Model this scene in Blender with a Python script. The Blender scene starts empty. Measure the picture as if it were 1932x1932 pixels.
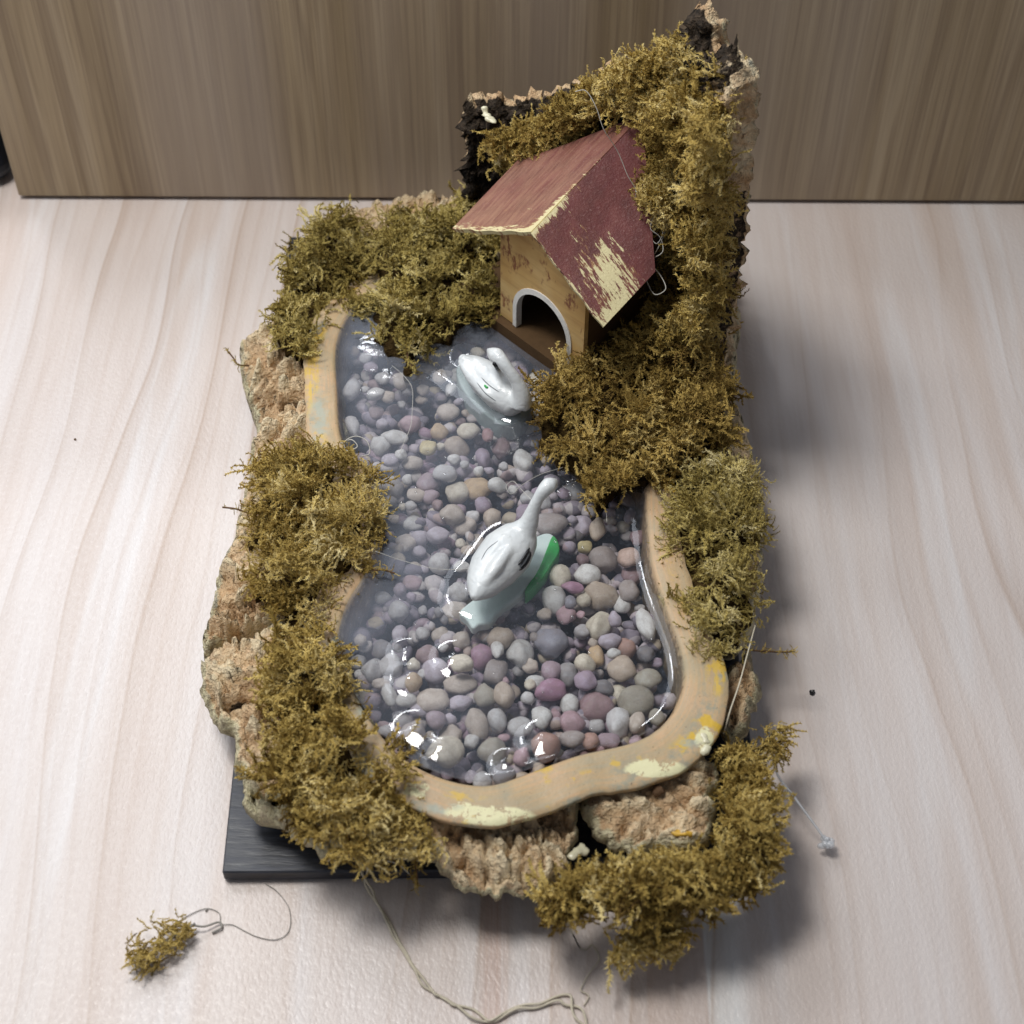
import bpy, bmesh, math, random
import numpy as np
from mathutils import Matrix, Vector
from mathutils.bvhtree import BVHTree

random.seed(7)
rng = np.random.default_rng(11)
scene = bpy.context.scene
COL = scene.collection
# one Blender unit = 10 cm
scene.unit_settings.scale_length = 0.1

# ------------------------------------------------------------------ camera
FOV, PITCH, ROLL, HCAM = math.radians(35.5), math.radians(49.0), math.radians(0.3), 4.0
FPX = 966.0 / math.tan(FOV / 2)
CAM = np.array([0.0, -HCAM / math.tan(PITCH), HCAM])
_r0 = np.array([1.0, 0, 0]); _u0 = np.array([0, math.sin(PITCH), math.cos(PITCH)])
_b = np.array([0, -math.cos(PITCH), math.sin(PITCH)])
_r = math.cos(ROLL) * _r0 + math.sin(ROLL) * _u0
_u = -math.sin(ROLL) * _r0 + math.cos(ROLL) * _u0
cam_data = bpy.data.cameras.new('camera')
cam = bpy.data.objects.new('camera', cam_data); COL.objects.link(cam)
cam.matrix_world = Matrix(((_r[0], _u[0], _b[0], CAM[0]), (_r[1], _u[1], _b[1], CAM[1]),
                           (_r[2], _u[2], _b[2], CAM[2]), (0, 0, 0, 1)))
cam_data.sensor_width = 36; cam_data.angle = FOV
cam_data.clip_start = 0.05; cam_data.clip_end = 200
cam_data.dof.use_dof = True; cam_data.dof.focus_distance = 4.95; cam_data.dof.aperture_fstop = 1.7
scene.camera = cam

# ------------------------------------------------------------------ world and lamps
world = bpy.data.worlds.new('World'); scene.world = world; world.use_nodes = True
bg = world.node_tree.nodes['Background']
bg.inputs[0].default_value = (0.80, 0.86, 1.0, 1); bg.inputs[1].default_value = 0.18

def area(name, loc, target, size, size_y, power, color):
    l = bpy.data.lights.new(name, 'AREA'); l.shape = 'RECTANGLE'; l.size = size; l.size_y = size_y
    l.energy = power; l.color = color
    o = bpy.data.objects.new(name, l); COL.objects.link(o)
    o.location = loc
    o.rotation_euler = (Vector(target) - Vector(loc)).to_track_quat('-Z', 'Y').to_euler()
    return o
area('ceiling_lamp', (-2.3, 0.1, 7.6), (-0.5, -0.3, 0), 2.0, 2.0, 415, (1.0, 0.985, 0.955))
area('side_lamp', (-3.7, 0.7, 3.7), (-0.2, -0.2, 0), 3.6, 3.6, 72, (0.90, 0.945, 1.0))
area('far_strip_lamp', (-1.9, 8.2, 7.0), (0, 0, 0), 2.6, 0.9, 165, (0.95, 0.97, 1.0))
sl = area('left_strip_lamp', (-3.9, 4.6, 7.0), (0, 0, 0), 0.8, 1.7, 95, (0.95, 0.97, 1.0))
sl.rotation_euler = (0, math.radians(-20), 0)
area('added_haze_panel', (-4.0, 6.0, 8.4), (-4.0, 6.0, 0), 4.4, 5.0, 240, (0.86, 0.91, 1.0))  # unseen glowing panel added for a pale haze reflected on the left water

scene.view_settings.view_transform = 'Standard'; scene.view_settings.look = 'None'
scene.view_settings.exposure = 0.0; scene.view_settings.gamma = 1.0
scene.render.engine = 'CYCLES'
cy = scene.cycles
cy.use_denoising = True
try:
    cy.denoiser = 'OPENIMAGEDENOISE'; cy.denoising_input_passes = 'RGB_ALBEDO_NORMAL'
except Exception:
    pass
cy.max_bounces = 8; cy.diffuse_bounces = 3; cy.glossy_bounces = 4; cy.transmission_bounces = 6
cy.transparent_max_bounces = 12; cy.caustics_reflective = False; cy.caustics_refractive = False
cy.sample_clamp_indirect = 6.0

# ------------------------------------------------------------------ geometry helpers
def P(u, v, z=0.0):
    """point at height z seen at reading position (u, v) of the photograph (1932 px wide)"""
    d = _r * ((u - 966) / FPX) + _u * ((966 - v) / FPX) - _b
    t = (z - CAM[2]) / d[2]
    return CAM + d * t
def PP(uvs, z):
    return np.array([P(u, v, z) for u, v in uvs])
def project(pts):
    q = np.asarray(pts) - CAM
    dep = -(q @ _b)
    return np.stack([966 + FPX * (q @ _r) / dep, 966 - FPX * (q @ _u) / dep], -1)

def catmull(pts, n, closed=False):
    pts = np.asarray(pts, float); m = len(pts); out = []
    segs = m if closed else m - 1
    for i in range(segs):
        if closed:
            p0, p1, p2, p3 = pts[(i - 1) % m], pts[i], pts[(i + 1) % m], pts[(i + 2) % m]
        else:
            p1, p2 = pts[i], pts[i + 1]
            p0 = pts[i - 1] if i else 2 * p1 - p2
            p3 = pts[i + 2] if i + 2 < m else 2 * p2 - p1
        t = np.linspace(0, 1, n, endpoint=False)[:, None]
        out.append(.5 * (2 * p1 + (p2 - p0) * t + (2 * p0 - 5 * p1 + 4 * p2 - p3) * t ** 2 + (3 * p1 - p0 - 3 * p2 + p3) * t ** 3))
    if not closed:
        out.append(pts[-1:])
    return np.concatenate(out)

def resample(pts, n, closed=True):
    pts = np.asarray(pts, float)
    q = np.vstack([pts, pts[:1]]) if closed else pts
    L = np.concatenate([[0], np.cumsum(np.linalg.norm(np.diff(q, axis=0), axis=1))])
    t = np.linspace(0, L[-1], n, endpoint=not closed)
    return np.stack([np.interp(t, L, q[:, k]) for k in range(q.shape[1])], -1)

def inside(pts, poly):
    x, y = pts[:, 0][:, None], pts[:, 1][:, None]
    a = poly; b = np.roll(poly, -1, 0)
    c = ((a[:, 1] > y) != (b[:, 1] > y)) & (x < (b[:, 0] - a[:, 0]) * (y - a[:, 1]) / (b[:, 1] - a[:, 1] + 1e-12) + a[:, 0])
    return c.sum(1) % 2 == 1

def sdf(pts, poly):
    """positive inside; also returns nearest boundary point"""
    a = poly[:, :2]; b = np.roll(a, -1, 0); ab = b - a; L = (ab ** 2).sum(1) + 1e-12
    out = np.empty(len(pts)); near = np.empty((len(pts), 2))
    for i in range(0, len(pts), 8000):
        p = pts[i:i + 8000, None, :2]
        t = np.clip(((p - a) * ab).sum(2) / L, 0, 1)
        q = a + t[..., None] * ab
        d = ((p - q) ** 2).sum(2); k = d.argmin(1); r = np.arange(len(k))
        out[i:i + 8000] = np.sqrt(d[r, k]); near[i:i + 8000] = q[r, k]
    s = inside(pts[:, :2], a)
    return np.where(s, out, -out), near

def _hash(ix, iy, iz, seed):
    h = (ix * 374761393 + iy * 668265263 + iz * 2147483647 + seed * 974634777) & 0xffffffff
    h = ((h ^ (h >> 13)) * 1274126177) & 0xffffffff
    h = ((h ^ (h >> 16)) * 2246822519) & 0xffffffff
    return ((h ^ (h >> 15)) & 0xffffff) / float(0x1000000)
def vnoise(p, seed=0):
    p = np.asarray(p, float)
    if p.shape[1] == 2: p = np.concatenate([p, np.zeros((len(p), 1))], 1)
    i = np.floor(p).astype(np.int64); f = p - i; f = f * f * f * (f * (f * 6 - 15) + 10)
    r = 0
    for dx in (0, 1):
        for dy in (0, 1):
            for dz in (0, 1):
                w = (f[:, 0] if dx else 1 - f[:, 0]) * (f[:, 1] if dy else 1 - f[:, 1]) * (f[:, 2] if dz else 1 - f[:, 2])
                r = r + w * _hash(i[:, 0] + dx, i[:, 1] + dy, i[:, 2] + dz, seed)
    return r * 2 - 1
def fbm(p, octv=4, seed=0):
    r = 0; a = .5; p = np.asarray(p, float)
    for k in range(octv):
        r = r + a * vnoise(p, seed + k * 17); a *= .5; p = p * 2.03 + 3.7
    return r
def voronoi(p, seed=0):
    p = np.asarray(p, float)
    if p.shape[1] == 2: p = np.concatenate([p, np.zeros((len(p), 1))], 1)
    i = np.floor(p).astype(np.int64)
    f1 = np.full(len(p), 9.); f2 = np.full(len(p), 9.); cid = np.zeros(len(p))
    for dx in (-1, 0, 1):
        for dy in (-1, 0, 1):
            for dz in (-1, 0, 1):
                c = i + np.array([dx, dy, dz])
                o = np.stack([_hash(c[:, 0], c[:, 1], c[:, 2], seed + s) for s in (1, 2, 3)], 1)
                d = np.linalg.norm(c + o - p, axis=1)
                m = d < f1
                f2 = np.where(m, f1, np.minimum(f2, d)); cid = np.where(m, _hash(c[:, 0], c[:, 1], c[:, 2], seed + 9), cid)
                f1 = np.where(m, d, f1)
    return f1, f2, cid

def new_obj(name, me, mat=None, parent=None):
    o = bpy.data.objects.new(name, me); COL.objects.link(o)
    if mat is not None and not me.materials: me.materials.append(mat)
    if parent is not None: o.parent = parent
    return o
def mesh_from(name, verts, faces, smooth=True):
    me = bpy.data.meshes.new(name)
    me.from_pydata([tuple(map(float, v)) for v in verts], [], [tuple(int(i) for i in f) for f in faces])
    me.update()
    if smooth: me.polygons.foreach_set('use_smooth', [True] * len(me.polygons))
    return me
def mesh_quads(name, V, Q, smooth=True, side=4):
    me = bpy.data.meshes.new(name)
    V = np.ascontiguousarray(V, np.float32); Q = np.ascontiguousarray(Q, np.int32)
    me.vertices.add(len(V)); me.vertices.foreach_set('co', V.ravel())
    me.loops.add(Q.size); me.loops.foreach_set('vertex_index', Q.ravel())
    me.polygons.add(len(Q)); me.polygons.foreach_set('loop_start', np.arange(0, Q.size, side, dtype=np.int32))
    if smooth: me.polygons.foreach_set('use_smooth', np.ones(len(Q), bool))
    me.update(calc_edges=True)
    return me
def attr(me, name, vals, kind='FLOAT'):
    a = me.attributes.new(name, kind, 'POINT')
    if kind == 'FLOAT': a.data.foreach_set('value', np.asarray(vals, np.float32))
    else: a.data.foreach_set('vector', np.asarray(vals, np.float32).ravel())
def empty(name, loc=(0, 0, 0)):
    o = bpy.data.objects.new(name, None); COL.objects.link(o); o.location = tuple(loc); o.empty_display_size = .05
    return o
def tag(o, label=None, cat=None, group=None, kind=None):
    if label: o['label'] = label
    if cat: o['category'] = cat
    if group: o['group'] = group
    if kind: o['kind'] = kind
    return o
def adopt(child, root):
    """parent to root keeping world-space vertex coordinates"""
    child.parent = root
    child.matrix_parent_inverse = Matrix.Translation(-Vector(root.location))
    return child

def grid_poly(poly, step):
    lo = poly[:, :2].min(0) - 2 * step; hi = poly[:, :2].max(0) + 2 * step
    nx, ny = int((hi[0] - lo[0]) / step) + 1, int((hi[1] - lo[1]) / step) + 1
    gx, gy = np.meshgrid(lo[0] + np.arange(nx) * step, lo[1] + np.arange(ny) * step)
    g = np.stack([gx.ravel(), gy.ravel()], 1)
    sd, near = sdf(g, poly)
    idx = np.arange(nx * ny).reshape(ny, nx)
    q = np.stack([idx[:-1, :-1], idx[:-1, 1:], idx[1:, 1:], idx[1:, :-1]], -1).reshape(-1, 4)
    q = q[(sd[q] > 0).any(1)]
    out = sd < 0
    g[out] = near[out]; sd = np.where(out, 0, sd)
    used = np.unique(q); remap = np.zeros(nx * ny, int); remap[used] = np.arange(len(used))
    q = remap[q]
    # drop collapsed cells
    return g[used], sd[used], q
def boundary_loop_skirt(V, Q, zb, undercut=0.0):
    """close a height field down to zb so that the slab is solid from the side"""
    e = np.concatenate([Q[:, [0, 1]], Q[:, [1, 2]], Q[:, [2, 3]], Q[:, [3, 0]]])
    k = np.sort(e, 1); key = k[:, 0] * 10 ** 7 + k[:, 1]
    u, inv, cnt = np.unique(key, return_inverse=True, return_counts=True)
    be = e[cnt[inv] == 1]
    bv = np.unique(be); m = {int(v): i for i, v in enumerate(bv)}
    B = V[bv].copy(); B[:, 2] = np.minimum(zb, B[:, 2] - .004)
    if undercut:
        cc = V[:, :2].mean(0); dv = B[:, :2] - cc; B[:, :2] -= undercut * dv / (np.linalg.norm(dv, axis=1)[:, None] + 1e-9)
    n = len(V)
    S = [[b, a, n + m[int(a)], n + m[int(b)]] for a, b in be]
    return np.vstack([V, B]), np.vstack([Q, np.array(S)]) if S else Q

def tube(pts, rad, sides=6, cap=True):
    pts = np.asarray(pts, float); n = len(pts)
    rad = np.broadcast_to(np.asarray(rad, float), (n,))
    T = np.gradient(pts, axis=0); T /= np.linalg.norm(T, axis=1)[:, None] + 1e-9
    up = np.array([0, 0, 1.]) if abs(T[0, 2]) < .9 else np.array([1., 0, 0])
    V = []
    N = np.cross(T[0], up); N /= np.linalg.norm(N)
    for i in range(n):
        N = N - T[i] * (N @ T[i]); N /= np.linalg.norm(N) + 1e-9
        Bn = np.cross(T[i], N)
        for k in range(sides):
            a = 2 * math.pi * k / sides
            V.append(pts[i] + rad[i] * (math.cos(a) * N + math.sin(a) * Bn))
    F = []
    for i in range(n - 1):
        for k in range(sides):
            k2 = (k + 1) % sides
            F.append([i * sides + k, i * sides + k2, (i + 1) * sides + k2, (i + 1) * sides + k])
    if cap:
        F.append(list(range(sides))[::-1]); F.append([(n - 1) * sides + k for k in range(sides)])
    return V, F
def join(parts):
    V, F = [], []
    for v, f in parts:
        o = len(V); V += list(v); F += [[i + o for i in q] for q in f]
    return V, F
def box(cx, cy, cz, sx, sy, sz, bevel=0.0, seg=2):
    bm = bmesh.new(); bmesh.ops.create_cube(bm, size=1)
    bmesh.ops.scale(bm, vec=(sx, sy, sz), verts=bm.verts); bmesh.ops.translate(bm, vec=(cx, cy, cz), verts=bm.verts)
    if bevel: bmesh.ops.bevel(bm, geom=bm.edges[:], offset=bevel, segments=seg, affect='EDGES', profile=.5)
    me = bpy.data.meshes.new('box'); bm.to_mesh(me); bm.free()
    return me

# ------------------------------------------------------------------ materials
def mat_new(name):
    m = bpy.data.materials.new(name); m.use_nodes = True
    nt = m.node_tree; nt.nodes.clear()
    out = nt.nodes.new('ShaderNodeOutputMaterial')
    return m, nt, out
class NB:
    def __init__(s, nt): s.nt = nt
    def n(s, t, **kw):
        nd = s.nt.nodes.new('ShaderNode' + t)
        for k, v in kw.items(): setattr(nd, k, v)
        return nd
    def l(s, a, b): s.nt.links.new(a, b)
    def set(s, sock, v):
        if hasattr(v, 'is_output'): s.l(v, sock)
        else: sock.default_value = v
    def math(s, op, a, b=None, c=None, clamp=False):
        nd = s.n('Math', operation=op, use_clamp=clamp)
        s.set(nd.inputs[0], a)
        if b is not None: s.set(nd.inputs[1], b)
        if c is not None: s.set(nd.inputs[2], c)
        return nd.outputs[0]
    def mix(s, fac, a, b, blend='MIX'):
        nd = s.n('Mix', data_type='RGBA', blend_type=blend)
        s.set(nd.inputs[0], fac)
        for sk, v in ((nd.inputs[6], a), (nd.inputs[7], b)):
            s.set(sk, v if hasattr(v, 'is_output') else (*v, 1) if len(v) == 3 else v)
        return nd.outputs[2]
    def ramp(s, fac, stops, interp='LINEAR'):
        nd = s.n('ValToRGB'); cr = nd.color_ramp; cr.interpolation = interp
        while len(cr.elements) < len(stops): cr.elements.new(.5)
        for e, (p, c) in zip(cr.elements, stops):
            e.position = p; e.color = (*c, 1) if not isinstance(c, float) else (c, c, c, 1)
        s.set(nd.inputs[0], fac); return nd.outputs[0]
    def coord(s, kind='Object'): return s.n('TexCoord').outputs[kind]
    def mapping(s, vec, scale=(1, 1, 1), rot=(0, 0, 0), loc=(0, 0, 0)):
        nd = s.n('Mapping'); s.l(vec, nd.inputs[0]); nd.inputs[1].default_value = loc
        nd.inputs[2].default_value = rot; nd.inputs[3].default_value = scale; return nd.outputs[0]
    def noise(s, vec, scale, detail=3, rough=.5, dist=0.0, out=0):
        nd = s.n('TexNoise'); s.l(vec, nd.inputs['Vector']); nd.inputs['Scale'].default_value = scale
        nd.inputs['Detail'].default_value = detail; nd.inputs['Roughness'].default_value = rough
        nd.inputs['Distortion'].default_value = dist
        return nd.outputs[out]
    def voro(s, vec, scale, feature='F1', out='Distance', rand=1.0):
        nd = s.n('TexVoronoi', feature=feature); s.l(vec, nd.inputs['Vector']); nd.inputs['Scale'].default_value = scale
        nd.inputs['Randomness'].default_value = rand
        return nd.outputs[out]
    def attr(s, name, out='Fac'):
        nd = s.n('Attribute', attribute_name=name); return nd.outputs[out]
    def bump(s, h, strength=.3, dist=.01):
        nd = s.n('Bump'); s.l(h, nd.inputs['Height']); nd.inputs['Strength'].default_value = strength
        nd.inputs['Distance'].default_value = dist; return nd.outputs[0]
    def bsdf(s, color, rough=.6, spec=.5, normal=None, **kw):
        nd = s.n('BsdfPrincipled')
        s.set(nd.inputs['Base Color'], color if hasattr(color, 'is_output') else (*color, 1))
        s.set(nd.inputs['Roughness'], rough); s.set(nd.inputs['Specular IOR Level'], spec)
        if normal is not None: s.l(normal, nd.inputs['Normal'])
        for k, v in kw.items(): s.set(nd.inputs[k.replace('_', ' ')], v)
        return nd.outputs[0]

XS = float(P(1328, 1790, 0)[0]); XP = float(P(903, 1800, 0)[0])
def m_table():
    m, nt, out = mat_new('pale_wood_laminate'); b = NB(nt)
    c = b.coord(); sep = b.n('SeparateXYZ'); b.l(c, sep.inputs[0])
    low = b.noise(b.mapping(c, (.9, .26, 1), loc=(3.1, 1.7, 0)), 1.0, 2, .5)
    low2 = b.noise(b.mapping(c, (2.6, .55, 1), loc=(7.3, 0, 0)), 1.0, 2, .5)
    ph = b.math('ADD', b.math('MULTIPLY', sep.outputs[0], 4.2), b.math('ADD', b.math('MULTIPLY', low, 2.6), b.math('MULTIPLY', low2, .4)))
    fr = b.math('FRACT', ph)
    line = b.ramp(fr, [(0, 0.0), (.035, 1.0), (.07, .5), (.20, .14), (.5, 0.0)])
    ph2 = b.math('FRACT', b.math('ADD', b.math('MULTIPLY', ph, 2.7), .35))
    line2 = b.ramp(ph2, [(0, 0.0), (.08, .55), (.3, .12), (.6, 0.0)])
    pres = b.ramp(b.noise(b.mapping(c, (1.3, .3, 1), loc=(11, 5, 0)), 1.0, 2), [(.35, 0.12), (.62, 1.0)])
    fibre = b.noise(b.mapping(c, (34, 2.2, 1)), 1.0, 3, .6)
    strip = b.noise(b.mapping(c, (3.4, .12, 1), loc=(0, 2, 0)), 1.0, 1, .5)
    base = b.ramp(strip, [(.3, (.595, .505, .455)), (.45, (.635, .562, .522)), (.56, (.655, .60, .575)), (.64, (.605, .52, .47)), (.74, (.635, .56, .515))])
    # a white streak in the print left of the pond and one right of it
    wl = b.noise(b.mapping(c, (3.0, .28, 1), loc=(21.4, 3, 0)), 1.0, 1, .4)
    base = b.mix(b.ramp(wl, [(.64, 0.0), (.67, .35), (.72, 0.0)]), base, (.74, .74, .75))
    def band(x0, x1, soft):
        a_ = b.n('MapRange', interpolation_type='SMOOTHSTEP'); b.l(sep.outputs[0], a_.inputs[0]); a_.inputs[1].default_value = x0; a_.inputs[2].default_value = x0 + .004
        z_ = b.n('MapRange', interpolation_type='SMOOTHSTEP'); b.l(sep.outputs[0], z_.inputs[0]); z_.inputs[1].default_value = x1; z_.inputs[2].default_value = x1 + soft; z_.inputs[3].default_value = 1; z_.inputs[4].default_value = 0
        return b.math('MULTIPLY', a_.outputs[0], z_.outputs[0])
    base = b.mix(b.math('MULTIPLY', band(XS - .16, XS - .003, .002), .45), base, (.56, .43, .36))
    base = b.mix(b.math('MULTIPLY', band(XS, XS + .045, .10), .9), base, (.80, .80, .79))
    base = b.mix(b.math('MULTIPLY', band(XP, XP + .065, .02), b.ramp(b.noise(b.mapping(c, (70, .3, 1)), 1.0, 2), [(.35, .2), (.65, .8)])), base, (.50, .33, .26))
    lc = b.mix(b.math('MULTIPLY', line, b.math('MULTIPLY', pres, .55)), base, (.38, .26, .18))
    lc = b.mix(b.math('MULTIPLY', line2, b.math('MULTIPLY', pres, .34)), lc, (.41, .28, .195))
    lc = b.mix(b.ramp(fibre, [(.42, 0.0), (.8, .22)]), lc, (.42, .30, .235))
    # fine dimpled lacquer
    d1 = b.noise(b.mapping(c, (1, .55, 1)), 95, 2, .55)
    nrm = b.bump(d1, .35, .006)
    rough = b.ramp(d1, [(.3, .30), (.7, .48)])
    b.l(b.bsdf(lc, rough, .5, nrm), out.inputs[0]); return m
def m_wall():
    m, nt, out = mat_new('brown_oak_veneer'); b = NB(nt)
    c = b.coord()
    g1 = b.noise(b.mapping(c, (9, 1, .35)), 1.0, 3, .6, .4)
    g2 = b.noise(b.mapping(c, (62, 1, 1.1)), 1.0, 3, .65)
    g3 = b.noise(b.mapping(c, (1.7, 1, .1), loc=(4, 0, 0)), 1.0, 1)
    g4 = b.noise(b.mapping(c, (21, 1, .5), loc=(2, 0, 3)), 1.0, 2, .6, .8)
    base = b.ramp(g1, [(.28, (.25, .185, .108)), (.5, (.34, .26, .162)), (.72, (.42, .335, .225))])
    base = b.mix(b.ramp(g2, [(.40, .0), (.75, .55)]), base, (.135, .088, .056))
    base = b.mix(b.ramp(g4, [(.55, .0), (.68, .42)]), base, (.155, .105, .068))
    base = b.mix(b.ramp(g3, [(.4, 0.0), (.62, .45)]), base, (.37, .31, .27))
    nrm = b.bump(g2, .25, .004)
    b.l(b.bsdf(base, .55, .35, nrm), out.inputs[0]); return m
def m_plate():
    m, nt, out = mat_new('black_painted_board'); b = NB(nt)
    c = b.coord(); n = b.noise(b.mapping(c, (1, 6, 6)), 9, 4, .6)
    col = b.ramp(n, [(.35, (.014, .015, .020)), (.6, (.035, .038, .050)), (.8, (.10, .10, .12))])
    b.l(b.bsdf(col, b.ramp(n, [(.3, .38), (.7, .6)]), .5, b.bump(n, .3, .01)), out.inputs[0]); return m
def m_bark():
    m, nt, out = mat_new('cork_bark'); b = NB(nt)
    c = b.coord()
    n1 = b.noise(c, 7, 4, .6); n2 = b.noise(c, 26, 4, .65); n3 = b.noise(c, 70, 3, .6)
    cork = b.ramp(n1, [(.3, (.58, .385, .215)), (.5, (.71, .52, .31)), (.68, (.77, .63, .42))])
    cork = b.mix(b.ramp(n2, [(.36, .5), (.54, 0.0)]), cork, (.44, .26, .145))
    cork = b.mix(b.ramp(b.noise(c, 34, 3, .7), [(.61, 0.0), (.67, .85)]), cork, (.13, .075, .045))
    cork = b.mix(b.ramp(n3, [(.53, 0.0), (.72, .6)]), cork, (.78, .66, .45))
    cork = b.mix(b.ramp(b.attr('flake'), [(.2, .6), (.5, 0.0)]), cork, (.46, .285, .15))
    cork = b.mix(b.ramp(b.attr('flake'), [(.55, 0.0), (.85, .65)]), cork, (.80, .69, .47))
    lich = b.ramp(b.noise(c, 13, 4, .65), [(.40, (.33, .28, .19)), (.50, (.62, .56, .36)), (.60, (.55, .47, .32)), (.70, (.36, .35, .28))])
    ew = b.math('ADD', b.attr('edge'), b.math('MULTIPLY', b.math('SUBTRACT', n2, .5), 1.3), clamp=True)
    col = b.mix(b.ramp(ew, [(.42, 0.0), (.62, 1.0)]), cork, lich)
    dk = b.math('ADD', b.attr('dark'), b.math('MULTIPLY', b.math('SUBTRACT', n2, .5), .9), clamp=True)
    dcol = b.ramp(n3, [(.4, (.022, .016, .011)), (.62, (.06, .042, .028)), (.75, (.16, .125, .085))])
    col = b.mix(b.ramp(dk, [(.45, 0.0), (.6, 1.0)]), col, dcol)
    h = b.math('ADD', b.math('MULTIPLY', n2, .9), b.math('MULTIPLY', n3, .6))
    b.l(b.bsdf(col, .85, .2, b.bump(h, .95, .032)), out.inputs[0]); return m
def m_moss(name, ramp):
    m, nt, out = mat_new(name); b = NB(nt)
    col = b.ramp(b.attr('tone'), ramp)
    d = b.bsdf(col, .75, .15)
    tr = b.n('BsdfTranslucent'); b.l(col, tr.inputs[0])
    mx = b.n('MixShader'); mx.inputs[0].default_value = .14; b.l(d, mx.inputs[1]); b.l(tr.outputs[0], mx.inputs[2])
    b.l(mx.outputs[0], out.inputs[0]); return m
def m_mat():
    m, nt, out = mat_new('dead_moss_mat'); b = NB(nt)
    c = b.coord(); n = b.noise(c, 40, 4, .7)
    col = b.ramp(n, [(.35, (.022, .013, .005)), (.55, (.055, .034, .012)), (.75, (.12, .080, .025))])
    b.l(b.bsdf(col, .95, .05, b.bump(n, 1.0, .03)), out.inputs[0]); return m
def m_rim():
    m, nt, out = mat_new('painted_pond_rim'); b = NB(nt)
    c = b.coord(); across = b.attr('across')
    n1 = b.noise(c, 4, 4, .6); n2 = b.noise(c, 11, 5, .65); n3 = b.noise(c, 90, 3, .6); n4 = b.noise(c, 30, 3, .6)
    col = b.ramp(n1, [(.30, (.37, .30, .19)), (.45, (.49, .34, .18)), (.58, (.56, .36, .20)), (.7, (.43, .33, .20))])
    cv = b.n('CombineXYZ'); b.l(b.math('MULTIPLY', b.attr('along'), 5.0), cv.inputs[0]); b.l(b.math('MULTIPLY', across, 14.0), cv.inputs[1])
    br = b.noise(cv.outputs[0], 1.0, 5, .7)
    col = b.mix(b.ramp(br, [(.40, 0.0), (.62, .55)]), col, (.37, .33, .23))
    col = b.mix(b.ramp(br, [(.30, .5), (.44, 0.0)]), col, (.56, .37, .22))
    col = b.mix(b.ramp(n3, [(.55, 0.0), (.8, .4)]), col, (.30, .25, .17))
    gr = b.math('MULTIPLY', b.ramp(n2, [(.52, 0.0), (.60, .75)]), b.ramp(across, [(.35, .2), (.7, 1.0)]))
    col = b.mix(gr, col, (.27, .28, .22))
    ye = b.math('MULTIPLY', b.ramp(b.noise(b.mapping(c, loc=(5, 3, 0)), 6.5, 5, .62), [(.565, 0.0), (.60, .95)]), b.ramp(across, [(.45, 0.0), (.62, 1.0)]))
    col = b.mix(ye, col, (.62, .40, .045))
    cr = b.math('MULTIPLY', b.attr('cream'), b.ramp(b.noise(b.mapping(c, loc=(1, 8, 0)), 26, 6, .75), [(.40, 0.0), (.50, 1.0)]))
    col = b.mix(b.ramp(cr, [(.30, 0.0), (.42, 1.0)]), col, (.70, .66, .40))
    yl = b.math('MULTIPLY', b.attr('yellow'), b.ramp(b.math('ADD', b.math('MULTIPLY', n4, .5), b.math('MULTIPLY', br, .5)), [(.40, .15), (.58, 1.0)]))
    col = b.mix(b.ramp(yl, [(.32, 0.0), (.6, .9)]), col, (.60, .40, .075))
    bl = b.math('MULTIPLY', b.attr('blue'), b.ramp(n4, [(.30, .4), (.60, 1.0)]))
    col = b.mix(b.ramp(bl, [(.32, 0.0), (.7, .85)]), col, (.36, .38, .31))
    dirt = b.math('ADD', b.math('MULTIPLY', across, -5.0), b.math('MULTIPLY', b.noise(c, 50, 3, .6), 1.6))
    col = b.mix(b.ramp(dirt, [(.38, 0.0), (.75, .75)]), col, (.12, .085, .05))
    spk = b.ramp(b.noise(c, 120, 2, .6), [(.70, 0.0), (.75, .8)])
    col = b.mix(spk, col, (.05, .045, .04))
    b.l(b.bsdf(col, b.ramp(n2, [(.3, .42), (.7, .65)]), .4, b.bump(b.math('ADD', n4, n3), .25, .006)), out.inputs[0]); return m
def m_floor():
    m, nt, out = mat_new('slate_pond_bed'); b = NB(nt)
    c = b.coord(); n = b.noise(c, 60, 4, .7); n2 = b.noise(c, 6, 3)
    col = b.ramp(n, [(.35, (.016, .020, .028)), (.6, (.035, .042, .058)), (.78, (.10, .11, .13))])
    col = b.mix(b.ramp(n2, [(.4, 0.0), (.7, .4)]), col, (.05, .045, .06))
    b.l(b.bsdf(col, .8, .2, b.bump(n, .5, .01)), out.inputs[0]); return m
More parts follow.
